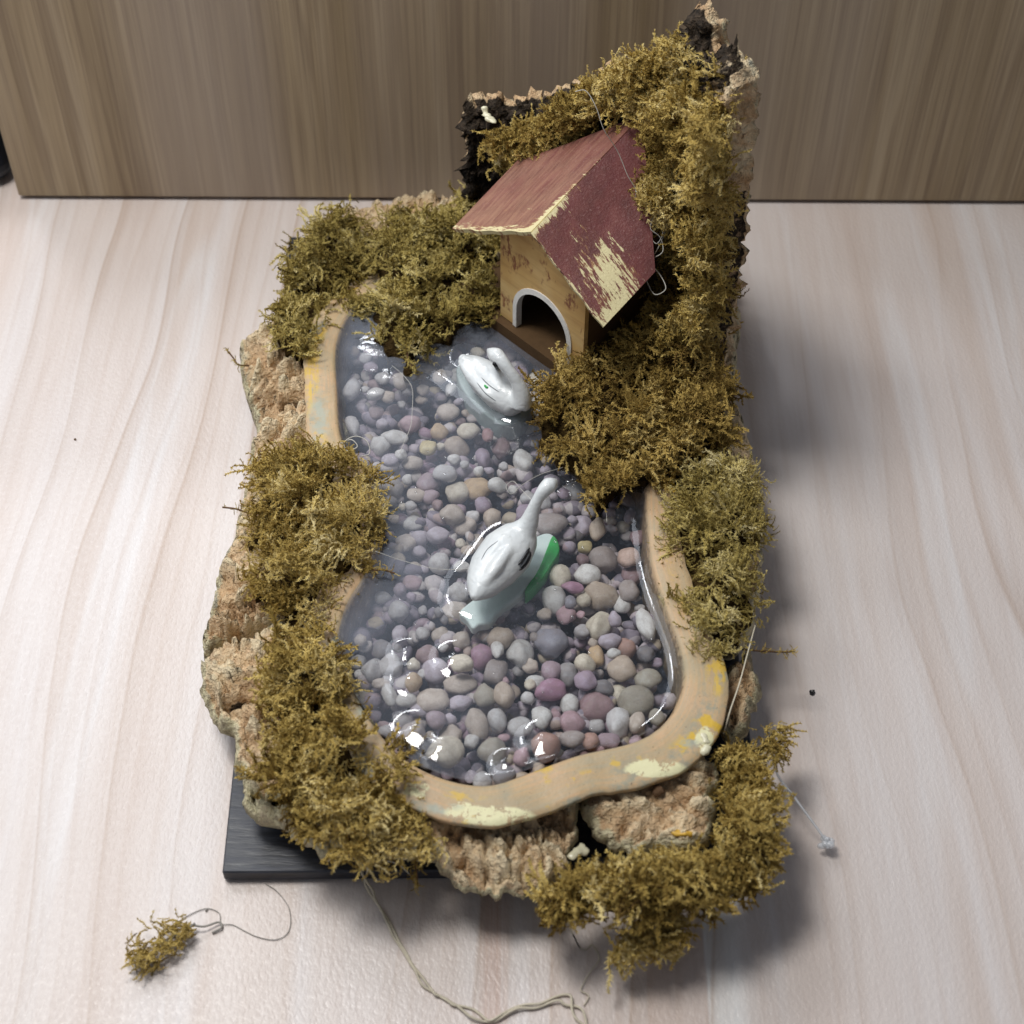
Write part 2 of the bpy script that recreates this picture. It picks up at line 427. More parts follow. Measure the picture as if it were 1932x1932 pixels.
def m_water():
    m, nt, out = mat_new('clear_resin_water'); b = NB(nt)
    c = b.coord()
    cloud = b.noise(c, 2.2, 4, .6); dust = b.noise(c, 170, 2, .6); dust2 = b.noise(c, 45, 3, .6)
    fac = b.math('ADD', b.math('MULTIPLY', b.ramp(cloud, [(.30, .25), (.68, 1.0)]), b.attr('milk_sheen')), b.ramp(dust, [(.68, 0.0), (.76, .38)]))
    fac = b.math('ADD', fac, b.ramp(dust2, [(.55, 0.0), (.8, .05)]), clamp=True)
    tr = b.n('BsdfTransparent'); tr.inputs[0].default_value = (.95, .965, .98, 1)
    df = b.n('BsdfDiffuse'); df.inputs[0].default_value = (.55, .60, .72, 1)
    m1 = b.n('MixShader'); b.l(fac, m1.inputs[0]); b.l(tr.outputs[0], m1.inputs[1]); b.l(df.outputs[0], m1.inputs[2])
    wav = b.noise(c, 9, 2, .5)
    gl = b.n('BsdfGlossy'); gl.inputs['Roughness'].default_value = .035; b.l(b.bump(wav, .06, .03), gl.inputs['Normal'])
    lw = b.n('LayerWeight'); lw.inputs[0].default_value = .5
    f = b.math('ADD', b.math('MULTIPLY', b.math('POWER', lw.outputs['Facing'], 5.0), .94), .05, clamp=True)
    m2 = b.n('MixShader'); b.l(f, m2.inputs[0]); b.l(m1.outputs[0], m2.inputs[1]); b.l(gl.outputs[0], m2.inputs[2])
    b.l(m2.outputs[0], out.inputs[0]); return m
def m_pebble():
    m, nt, out = mat_new('river_pebble'); b = NB(nt)
    oi = b.n('ObjectInfo'); c = b.coord()
    rv = b.n('CombineXYZ'); b.l(b.math('MULTIPLY', oi.outputs['Random'], 40.0), rv.inputs[0])
    va = b.n('VectorMath', operation='ADD'); b.l(c, va.inputs[0]); b.l(rv.outputs[0], va.inputs[1])
    v = va.outputs[0]
    n1 = b.noise(v, 1.6, 4, .6, .3); n2 = b.noise(v, 9, 4, .7); n3 = b.noise(v, 22, 2, .6)
    col = b.mix(b.ramp(n1, [(.38, .32), (.6, 0.0)]), oi.outputs['Color'], (.22, .16, .12))
    col = b.mix(b.ramp(n1, [(.55, 0.0), (.75, .35)]), col, (.52, .50, .47))
    col = b.mix(b.ramp(n2, [(.52, 0.0), (.7, .35)]), col, (.20, .16, .14))
    col = b.mix(b.ramp(n3, [(.66, 0.0), (.70, .7)]), col, (.06, .05, .05))
    b.l(b.bsdf(col, .5, .4, b.bump(n2, .25, .02)), out.inputs[0]); return m
def m_gravel():
    m, nt, out = mat_new('dark_gravel'); b = NB(nt)
    c = b.coord(); v = b.voro(c, 20, 'F1', 'Color'); n = b.noise(c, 60, 3, .6)
    hs = b.n('SeparateColor'); b.l(v, hs.inputs[0])
    col = b.ramp(hs.outputs[0], [(.1, (.22, .19, .22)), (.35, (.40, .33, .37)), (.6, (.54, .49, .46)), (.8, (.33, .22, .27)), (.95, (.46, .38, .28))])
    col = b.mix(b.ramp(n, [(.5, 0.0), (.75, .4)]), col, (.06, .055, .06))
    b.l(b.bsdf(col, .7, .3), out.inputs[0]); return m
def m_roof():
    m, nt, out = mat_new('worn_maroon_paint'); b = NB(nt)
    uv = b.attr('puv', 'Vector'); sep = b.n('SeparateXYZ'); b.l(uv, sep.inputs[0])
    c = b.coord()
    n1 = b.noise(b.mapping(uv, (3, 3, 1)), 1.6, 3, .6); n3 = b.noise(c, 130, 3, .65)
    col = b.ramp(n1, [(.3, (.085, .020, .022)), (.55, (.135, .032, .033)), (.75, (.19, .06, .055))])
    col = b.mix(b.ramp(n3, [(.58, 0.0), (.72, .5)]), col, (.34, .20, .185))
    col = b.mix(b.math('MULTIPLY', b.attr('fade'), b.ramp(b.noise(b.mapping(uv, (4, 26, 1)), 1.0, 4, .7), [(.30, .15), (.62, .85)])), col, (.37, .205, .13))
    # scratches run across the slope; cream paint shows where the red has worn off
    st = b.noise(b.mapping(uv, (46, 7, 1)), 1.0, 5, .78); st2 = b.noise(b.mapping(uv, (6, 4, 1)), 1.0, 5, .75)
    wear = b.math('ADD', b.attr('wear'), b.math('ADD', b.math('MULTIPLY', b.math('SUBTRACT', st, .5), 1.5), b.math('MULTIPLY', b.math('SUBTRACT', st2, .5), .75)))
    thin = b.math('ADD', b.attr('wear'), b.math('MULTIPLY', b.math('SUBTRACT', st, .5), 1.6))
    col = b.mix(b.ramp(thin, [(.46, 0.0), (.60, .7)]), col, (.40, .215, .085))
    col = b.mix(b.ramp(wear, [(.52, 0.0), (.57, 1.0)]), col, (.66, .58, .33))
    b.l(b.bsdf(col, .5, .35, b.bump(b.math('ADD', st, n3), .35, .006)), out.inputs[0]); return m
def m_house():
    m, nt, out = mat_new('tan_wood_with_scuffs'); b = NB(nt)
    c = b.attr('puv', 'Vector')
    g = b.noise(b.mapping(c, (3, 40, 1)), 1.0, 3, .6); n = b.noise(c, 6, 3)
    col = b.ramp(n, [(.3, (.50, .29, .10)), (.5, (.60, .39, .155)), (.7, (.66, .47, .22))])
    col = b.mix(b.ramp(g, [(.45, 0.0), (.8, .5)]), col, (.33, .17, .07))
    sc = b.noise(b.mapping(c, (22, 9, 1), rot=(0, 0, .5)), 1.0, 5, .75)
    pt = b.noise(c, 9, 3, .6)
    f = b.math('MULTIPLY', b.ramp(sc, [(.50, 0.0), (.57, .85)]), b.ramp(pt, [(.50, 0.0), (.56, 1.0)]))
    col = b.mix(f, col, (.19, .055, .035))
    b.l(b.bsdf(col, .6, .3, b.bump(g, .2, .005)), out.inputs[0]); return m
def m_plain(name, col, rough=.5, spec=.5, nscale=30, amt=.25, dark=None, bump=.15):
    m, nt, out = mat_new(name); b = NB(nt)
    n = b.noise(b.coord(), nscale, 4, .65)
    d = dark if dark else tuple(x * .55 for x in col)
    c = b.mix(b.ramp(n, [(.45, 0.0), (.8, amt * 2)]), col, d)
    b.l(b.bsdf(c, rough, spec, b.bump(n, bump, .01)), out.inputs[0]); return m
def m_glass_line():
    m, nt, out = mat_new('clear_nylon'); b = NB(nt)
    d = b.bsdf((.75, .77, .80), .15, .8); t = b.n('BsdfTransparent')
    mx = b.n('MixShader'); mx.inputs[0].default_value = .45
    b.l(d, mx.inputs[1]); b.l(t.outputs[0], mx.inputs[2]); b.l(mx.outputs[0], out.inputs[0]); return m
def m_swan():
    m, nt, out = mat_new('white_glazed_plastic'); b = NB(nt)
    c = b.coord(); n = b.noise(c, 11, 4, .6); n2 = b.noise(b.mapping(c, (1, 1, 2)), 42, 3, .6)
    col = b.ramp(n, [(.3, (.60, .63, .64)), (.6, (.69, .71, .71))])
    col = b.mix(b.ramp(n2, [(.62, 0.0), (.74, .4)]), col, (.42, .45, .44))
    fe = b.voro(b.mapping(c, (1, 1, 1.6)), 30, 'DISTANCE_TO_EDGE'); hh = b.math('ADD', b.ramp(fe, [(0, 0.0), (.25, 1.0)]), n2)
    b.l(b.bsdf(col, .32, .5, b.bump(hh, .09, .008), Coat_Weight=.2), out.inputs[0]); return m

M = dict(table=m_table(), wall=m_wall(), plate=m_plate(), bark=m_bark(), mat=m_mat(), rim=m_rim(), floor=m_floor(),
         water=m_water(), pebble=m_pebble(), gravel=m_gravel(), roof=m_roof(), house=m_house(), swan=m_swan(), nylon=m_glass_line())
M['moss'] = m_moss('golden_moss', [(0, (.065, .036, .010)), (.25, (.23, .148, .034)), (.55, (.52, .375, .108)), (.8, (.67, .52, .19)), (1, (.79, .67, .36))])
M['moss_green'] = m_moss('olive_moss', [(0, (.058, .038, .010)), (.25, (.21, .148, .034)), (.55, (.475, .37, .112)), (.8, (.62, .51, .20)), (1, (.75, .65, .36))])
M['moss_brown_shade'] = m_moss('brown_shaded_moss', [(0, (.045, .025, .009)), (.25, (.165, .100, .026)), (.55, (.40, .275, .075)), (.8, (.53, .38, .12)), (1, (.66, .52, .22))])  # shadow over the clump below the doorway is painted into this brown
M['trim'] = m_plain('white_card_edge', (.74, .72, .68), .6, .3)
M['inside'] = m_plain('shaded_inside_wood', (.085, .047, .02), .8, .2)  # wood brown darkened: interior shade painted into the walls; plank shares it
M['mint'] = m_plain('pale_mint_plastic', (.60, .68, .64), .5, .3, 14, .3, (.42, .54, .47))
M['clearmint'] = m_plain('resin_ring', (.36, .42, .39), .4, .4, 18, .4, (.22, .27, .25))
M['green'] = m_plain('green_paint', (.02, .36, .06), .4, .4, 20, .4, (.05, .12, .04))
M['black'] = m_plain('black_paint', (.012, .012, .014), .35, .5)
M['grey'] = m_plain('grey_paint', (.16, .17, .18), .5, .4)
M['thread'] = m_plain('beige_thread', (.60, .54, .42), .8, .2)
M['hair'] = m_plain('pale_fibre', (.55, .53, .48), .6, .3)
M['hairgrey'] = m_plain('grey_fibre', (.30, .28, .25), .7, .3)
M['glue'] = m_plain('cream_glue', (.66, .62, .44), .3, .5, 30, .2)
M['stem'] = m_plain('brown_stem', (.13, .075, .04), .8, .2)
M['case'] = m_plain('dark_navy_case', (.010, .016, .028), .4, .4)

# ------------------------------------------------------------------ table and wall
me = mesh_from('table', [(-9, -5, 0), (9, -5, 0), (9, 4, 0), (-9, 4, 0), (-9, -5, -.25), (9, -5, -.25), (9, 4, -.25), (-9, 4, -.25)],
               [(0, 1, 2, 3), (7, 6, 5, 4), (0, 4, 5, 1), (1, 5, 6, 2), (2, 6, 7, 3), (3, 7, 4, 0)], False)
tag(new_obj('table', me, M['table']), kind='structure')
YW = P(966, 382, 0)[1]
XL = P(36, 380, 0)[0]
me = box((XL + 6) / 2, YW + .1, .018 + .65, 6 - XL, .2, 1.3, .006)
tag(new_obj('wall', me, M['wall']), kind='structure')
me = box(XL - .22, YW + .30, .26, .36, .5, .52, .10, 5)
tag(new_obj('navy_case', me, M['case']), 'dark navy blue rounded case peeking out past the wood panel end', 'case')

# ------------------------------------------------------------------ base board
c0, c1 = P(419, 1646, .05), P(546, 446, .05)
c2 = P(1452, 1640, .05)
ux = (c2 - c0)[:2]; W = np.linalg.norm(ux); ux = ux / W
left = (c1 - c0)[:2]
cr4 = [c0[:2], c0[:2] + ux * W, c0[:2] + ux * W + left, c1[:2]]
bm = bmesh.new()
lo = [bm.verts.new((*p, .006)) for p in cr4]; hi = [bm.verts.new((*p, .05)) for p in cr4]
bm.faces.new(lo[::-1]); bm.faces.new(hi)
for i in range(4): bm.faces.new((lo[i], lo[(i + 1) % 4], hi[(i + 1) % 4], hi[i]))
bmesh.ops.bevel(bm, geom=bm.edges[:], offset=.004, segments=1, affect='EDGES')
me = bpy.data.meshes.new('base_board'); bm.to_mesh(me); bm.free()
tag(new_obj('base_board', me, M['plate']), 'thin black painted board under the bark and moss pond', 'board')

# ------------------------------------------------------------------ cork bark slabs
def relief(p3, sc=1.0, seed=0, aniso=(1, 1, 1)):
    q = np.asarray(p3) * np.array(aniso)
    w = q + .035 * np.stack([vnoise(q * 9, seed + 3), vnoise(q * 9, seed + 4), vnoise(q * 9, seed + 5)], 1)
    an = seed * 1.3; ca, sa = math.cos(an), math.sin(an)
    wr = np.stack([(w[:, 0] * ca + w[:, 1] * sa) * 11, (-w[:, 0] * sa + w[:, 1] * ca) * 22, w[:, 2] * 16], 1)
    f1, f2, cid = voronoi(wr, seed)
    e = f2 - f1
    g1, g2, cid2 = voronoi(wr * 2.3 + 5, seed + 40)
    crack = np.exp(-(e / .09) ** 2) * np.clip(.5 + 1.6 * fbm(q * 6, 2, seed + 20), 0, 1)
    h = .020 * fbm(q * 3.2, 3, seed) + .056 * (cid - .5) - .010 * f1 - .070 * crack + .030 * (cid2 - .5) - .012 * np.exp(-((g2 - g1) / .14) ** 2) \
        + .014 * fbm(q * 26, 3, seed + 8) + .018 * np.abs(fbm(w * 12, 3, seed + 12))
    relief.flake = .65 * cid + .35 * cid2
    return h * sc
def bark_slab(name, uv, ztop, zbot, label, edge_w=.11, tilt=(0, 0), seed=0, step=.0085, rough=1.15, edge_paint=.035, pits=(), aniso=(1, 1, 1)):
    poly = catmull(PP(uv, (ztop + zbot) * .5)[:, :2], 10, True)
    poly = resample(poly, 260)
    cen = poly.mean(0); d = poly - cen
    poly = poly + (.022 * fbm(poly * 9, 4, seed + 50) + .030 * fbm(poly * 24, 3, seed + 51))[:, None] * d / (np.linalg.norm(d, axis=1)[:, None])
    g, sd, q = grid_poly(poly, step)
    t = np.clip(sd / (edge_w * .75), 0, 1); prof = np.sqrt(1 - (1 - t) ** 2)
    z = zbot + (ztop - zbot) * (.50 + .50 * prof) + (g - cen) @ np.array(tilt)
    z = z + relief(np.c_[g, np.zeros(len(g))], rough, seed, aniso) * np.clip(.35 + sd / .05, 0, 1)
    flake = relief.flake; dark = np.zeros(len(g))
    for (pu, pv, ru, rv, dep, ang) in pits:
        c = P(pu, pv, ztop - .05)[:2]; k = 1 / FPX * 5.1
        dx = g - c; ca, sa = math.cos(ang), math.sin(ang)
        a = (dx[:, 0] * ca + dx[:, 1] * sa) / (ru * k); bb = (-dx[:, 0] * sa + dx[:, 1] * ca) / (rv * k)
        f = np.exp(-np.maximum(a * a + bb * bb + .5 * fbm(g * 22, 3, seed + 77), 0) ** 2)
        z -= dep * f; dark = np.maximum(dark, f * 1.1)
    z = np.maximum(z, .055)
    V, Q = boundary_loop_skirt(np.c_[g, z], q, zbot, .06)
    me = mesh_quads(name, V, Q)
    n = len(V)
    e = np.ones(n); e[:len(g)] = np.clip(1 - sd / edge_paint, 0, 1)
    fl = np.full(n, .5); fl[:len(g)] = flake; attr(me, 'flake', fl)
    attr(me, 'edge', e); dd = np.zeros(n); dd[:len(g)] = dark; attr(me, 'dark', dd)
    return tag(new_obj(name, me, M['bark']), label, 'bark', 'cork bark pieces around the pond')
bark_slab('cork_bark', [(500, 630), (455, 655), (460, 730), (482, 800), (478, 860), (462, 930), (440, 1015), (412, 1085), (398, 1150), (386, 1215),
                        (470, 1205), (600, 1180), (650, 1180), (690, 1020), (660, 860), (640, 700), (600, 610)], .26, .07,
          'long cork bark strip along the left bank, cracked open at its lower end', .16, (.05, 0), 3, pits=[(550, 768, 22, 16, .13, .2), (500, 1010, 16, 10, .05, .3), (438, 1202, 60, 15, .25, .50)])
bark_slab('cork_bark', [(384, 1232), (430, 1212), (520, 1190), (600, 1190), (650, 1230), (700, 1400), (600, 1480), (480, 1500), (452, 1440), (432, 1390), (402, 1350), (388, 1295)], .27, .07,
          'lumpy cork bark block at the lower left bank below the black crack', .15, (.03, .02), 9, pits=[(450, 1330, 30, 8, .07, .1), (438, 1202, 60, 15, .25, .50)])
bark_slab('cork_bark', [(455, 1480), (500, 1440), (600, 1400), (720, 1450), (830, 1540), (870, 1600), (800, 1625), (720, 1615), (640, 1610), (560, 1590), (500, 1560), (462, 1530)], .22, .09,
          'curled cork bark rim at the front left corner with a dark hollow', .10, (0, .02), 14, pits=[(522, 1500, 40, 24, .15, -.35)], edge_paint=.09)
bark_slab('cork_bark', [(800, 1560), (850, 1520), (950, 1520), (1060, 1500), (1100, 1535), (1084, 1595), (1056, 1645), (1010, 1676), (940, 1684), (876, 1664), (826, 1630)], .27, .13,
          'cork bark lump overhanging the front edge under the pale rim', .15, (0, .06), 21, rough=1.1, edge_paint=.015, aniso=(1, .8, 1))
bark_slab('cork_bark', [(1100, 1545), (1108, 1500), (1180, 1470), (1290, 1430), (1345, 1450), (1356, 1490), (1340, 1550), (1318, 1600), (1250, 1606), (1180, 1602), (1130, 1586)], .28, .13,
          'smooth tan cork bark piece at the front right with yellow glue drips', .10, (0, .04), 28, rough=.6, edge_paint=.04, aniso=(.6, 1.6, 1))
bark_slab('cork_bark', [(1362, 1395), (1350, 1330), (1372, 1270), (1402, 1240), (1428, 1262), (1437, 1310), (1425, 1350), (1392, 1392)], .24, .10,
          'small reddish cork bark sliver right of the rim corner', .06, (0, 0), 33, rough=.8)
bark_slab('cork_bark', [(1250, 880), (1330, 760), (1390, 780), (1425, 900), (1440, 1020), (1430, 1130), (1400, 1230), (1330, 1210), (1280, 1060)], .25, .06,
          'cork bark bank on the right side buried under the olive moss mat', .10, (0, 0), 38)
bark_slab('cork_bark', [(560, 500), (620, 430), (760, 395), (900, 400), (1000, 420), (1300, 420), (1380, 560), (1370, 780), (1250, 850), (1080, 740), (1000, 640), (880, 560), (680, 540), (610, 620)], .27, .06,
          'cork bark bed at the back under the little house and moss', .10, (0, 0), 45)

# curved standing bark wall behind the house
def bark_wall():
    plan = catmull([(-.163, 1.10), (.05, 1.06), (.27, .99), (.43, .88), (.53, .72), (.60, .53), (.645, .37)], 14)
    plan = resample(plan, 150, False); ns = len(plan)
    s = np.linspace(0, 1, ns)
    top = np.interp(s, [0, .1, .22, .35, .5, .62, .68, .72, .78, .84, .89, .95, 1], [.80, .83, .84, .96, 1.08, 1.18, 1.29, 1.38, 1.42, 1.34, 1.42, 1.43, 1.38])
    top = top + .035 * fbm(np.c_[s * 22, s * 0], 4, 5)
    T = np.gradient(plan, axis=0); T /= np.linalg.norm(T, axis=1)[:, None]
    Nn = np.c_[-T[:, 1], T[:, 0]]            # away from the house
    zb = .06
    th = np.interp(s, [0, .2, .7, 1], [.07, .085, .085, .075])
    nh = 90; nt_ = 9
    rows = []; E = []; D = []
    hh = np.linspace(0, 1, nh)
    prof = [(1.0 * 1, h) for h in hh] + [(math.cos(a), 1 + .0) for a in np.linspace(0, math.pi, nt_)[1:-1]] + [(-1.0, h) for h in hh[::-1]]
    caps = [(0, .0), (0, .3), (0, .6), (0, .85)] + [(i, 1.0) for i in range(ns)] + [(ns - 1, .85), (ns - 1, .6), (ns - 1, .3), (ns - 1, .0)]
    m = len(prof)
    for (i, k) in caps:
        base = plan[i]
        for (o, h) in prof:
            bow = .03 * math.sin(h * math.pi)
            zz = zb + (top[i] - zb) * h
            arch = 0.0
            p = base + Nn[i] * (o * th[i] * .5 * k + bow)
            rows.append((p[0], p[1], zz + (.03 * (1 - abs(o)) if h >= 1 else 0)))
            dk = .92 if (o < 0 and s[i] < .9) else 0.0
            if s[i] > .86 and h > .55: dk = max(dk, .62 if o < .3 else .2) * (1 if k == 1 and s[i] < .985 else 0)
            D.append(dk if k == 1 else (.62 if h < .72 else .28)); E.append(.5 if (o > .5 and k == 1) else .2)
    V = np.array(rows); nr = len(caps)
    idx = np.arange(nr * m).reshape(nr, m)
    Q = np.stack([idx[:-1, :-1], idx[1:, :-1], idx[1:, 1:], idx[:-1, 1:]], -1).reshape(-1, 4)
    me = mesh_quads('bark_wall', V, Q)
    no = np.empty(len(V) * 3, np.float32); me.vertices.foreach_get('normal', no); no = no.reshape(-1, 3)
    capm = np.repeat([.9 if k == 1 else .2 for _, k in caps], m) * np.tile([.45 if o > .3 else 1.0 for o, _ in prof], len(caps))
    r = relief(V, .8, 61, (1, 1, 1.8)) * capm
    V2 = V + no * r[:, None]
    bump_ = .016 * fbm(V * np.array([20, 20, 34]), 3, 71) * (capm < .5)
    V2[:, 1] -= bump_; V2[:, 0] += bump_
    me.vertices.foreach_set('co', V2.astype(np.float32).ravel()); me.update()
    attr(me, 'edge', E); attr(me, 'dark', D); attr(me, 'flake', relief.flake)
    o = new_obj('bark_wall', me, M['bark'])
    tag(o, 'tall curved slab of cork bark standing behind the red roofed house', 'bark')
    return plan, top, Nn, th, s
WPLAN, WTOP, WN, WTH, WS = bark_wall()
WT = np.gradient(WPLAN, axis=0); WT /= np.linalg.norm(WT, axis=1)[:, None]

# ------------------------------------------------------------------ pond
ZW = .30
inner_uv = [(640, 640), (638, 740), (648, 830), (690, 890), (712, 970), (700, 1070), (655, 1150), (640, 1230), (672, 1310), (722, 1385), (775, 1435), (850, 1468),
            (925, 1476), (1000, 1452), (1090, 1420), (1200, 1393), (1258, 1352), (1286, 1290), (1280, 1225), (1248, 1135), (1226, 1060), (1218, 980),
            (1212, 915), (1165, 855), (1105, 775), (1060, 690), (985, 612), (890, 562), (780, 545), (690, 560)]
inner = resample(catmull(PP(inner_uv, ZW + .02)[:, :2], 12, True), 420)
pond = empty('pond', (*inner.mean(0), .06))
tag(pond, 'kidney shaped resin pond full of pebbles with a painted tan rim', 'pond')
def ring_normals(c):
    T = np.roll(c, -1, 0) - np.roll(c, 1, 0); T /= np.linalg.norm(T, axis=1)[:, None]
    n = np.c_[T[:, 1], -T[:, 0]]
    area2 = (c[:, 0] * np.roll(c[:, 1], -1) - np.roll(c[:, 0], -1) * c[:, 1]).sum()
    return n if area2 > 0 else -n
def smooth_ring(a, it=10):
    for _ in range(it): a = (np.roll(a, 1, 0) + a * 2 + np.roll(a, -1, 0)) / 4
    return a
nrm_ = smooth_ring(ring_normals(inner), 30); nrm_ /= np.linalg.norm(nrm_, axis=1)[:, None]
iuv = project(np.c_[inner, np.full(len(inner), ZW + .02)])
wpts = np.array([(640, 700, .112), (650, 1200, .11), (775, 1435, .115), (925, 1476, .135), (1090, 1420, .135), (1240, 1370, .150), (1286, 1290, .135), (1270, 1200, .11), (1220, 1000, .105), (1090, 790, .09), (780, 565, .1)])
dw = np.linalg.norm(iuv[:, None] - wpts[None, :, :2], axis=2); ww = 1 / (dw + 20) ** 3
width = smooth_ring((ww * wpts[:, 2]).sum(1) / ww.sum(1), 20)
outer_c = smooth_ring(inner + nrm_ * width[:, None], 14)
prof = [(-.10, -.22, 0), (-.06, -.10, 0), (-.02, -.015, .0), (.03, .010, .06), (.08, .017, .14), (.16, .020, .24), (.40, .021, .45), (.62, .020, .64), (.82, .019, .82), (.975, .017, .96), (1.0, .013, 1), (1.0, .002, 1), (.94, -.004, 1)]
V = []; ac = []
wob = .008 * fbm(inner * 7, 3, 4)
outer_c = outer_c + nrm_ * (.010 * fbm(inner * 16, 3, 14))[:, None]
for (o, dz, a) in prof:
    w = (outer_c - inner) * o
    V.append(np.c_[inner + w, np.full(len(inner), ZW + dz) + wob * (1 if o > .3 else 0)]); ac += [a] * len(inner)
V = np.concatenate(V); n = len(inner)
Q = []
for r in range(len(prof) - 1):
    for k in range(n):
        k2 = (k + 1) % n
        Q.append((r * n + k, r * n + k2, (r + 1) * n + k2, (r + 1) * n + k))
me = mesh_quads('rim', V, Q); attr(me, 'across', ac)
attr(me, 'along', np.tile(np.linspace(0, 5.2, n), len(prof)))
vuv = project(V)
def spot(cands):
    f = np.zeros(len(V))
    for (u, v, ru, rv) in cands:
        f = np.maximum(f, np.exp(-(((vuv[:, 0] - u) / ru) ** 2 + ((vuv[:, 1] - v) / rv) ** 2)))
    return f
attr(me, 'cream', spot([(935, 1540, 75, 18), (1235, 1450, 60, 16), (1330, 1395, 16, 30), (870, 1528, 40, 10), (785, 1490, 26, 14)]))
attr(me, 'yellow', spot([(588, 700, 16, 110), (1352, 1265, 22, 60), (1215, 1428, 18, 14), (1287, 1405, 20, 26), (880, 1500, 60, 12), (1160, 1440, 12, 22), (1050, 1478, 30, 8), (1010, 1450, 60, 10)]))
attr(me, 'blue', spot([(602, 790, 22, 60), (1300, 1402, 30, 10), (830, 1525, 50, 12), (640, 1215, 30, 20), (690, 1330, 24, 40)]))
adopt(new_obj('rim', me, M['rim']), pond)

# bed
g, sd, q = grid_poly(inner, .03)
z = .085 + .05 * np.exp(-sd / .08) + .012 * fbm(g * 8, 3, 2)
adopt(new_obj('pond_bed', mesh_quads('pond_bed', np.c_[g, z], q), M['floor']), pond)

SW1 = (P(880, 688, ZW), P(975, 765, ZW), .060)
SW2 = (P(906, 1120, ZW), P(958, 1045, ZW), .050)
BUMPS = [(768, 1230, 18, .016), (776, 1282, 24, .024), (858, 1246, 28, .022), (782, 1380, 30, .022), (838, 1412, 36, .030), (1028, 1402, 32, .026), (955, 1440, 20, .016)]
# water surface with meniscus
g, sd, q = grid_poly(inner + nrm_ * .004, .0078)
def water_z(g, sd):
    z = ZW + .032 * np.exp(-sd / .020)
    for a, bb, r in (SW1, SW2):
        ab = (bb - a)[:2]; t = np.clip(((g - a[:2]) @ ab) / (ab @ ab), 0, 1)
        d = np.linalg.norm(g - (a[:2] + t[:, None] * ab), axis=1)
        z = z + .036 * np.exp(-np.maximum(d - r, 0) / .026) * (1 + .35 * vnoise(g * 9, 31))
    for (u, v, r, h) in BUMPS:
        c = P(u, v, ZW)[:2]; rr = r * 5 / FPX
        z = z + h * np.exp(-((g - c) ** 2).sum(1) / rr ** 2)
    z = z + .0012 * fbm(g * 7, 2, 8)
    return z
me = mesh_quads('water', np.c_[g, water_z(g, sd)], q)
attr(me, 'milk_sheen', np.clip(.13 - .34 * g[:, 0] + .05 * g[:, 1], .03, .34))  # resin's own milkiness plus reflected haze painted in, heavier to the left
adopt(new_obj('water', me, M['water']), pond)

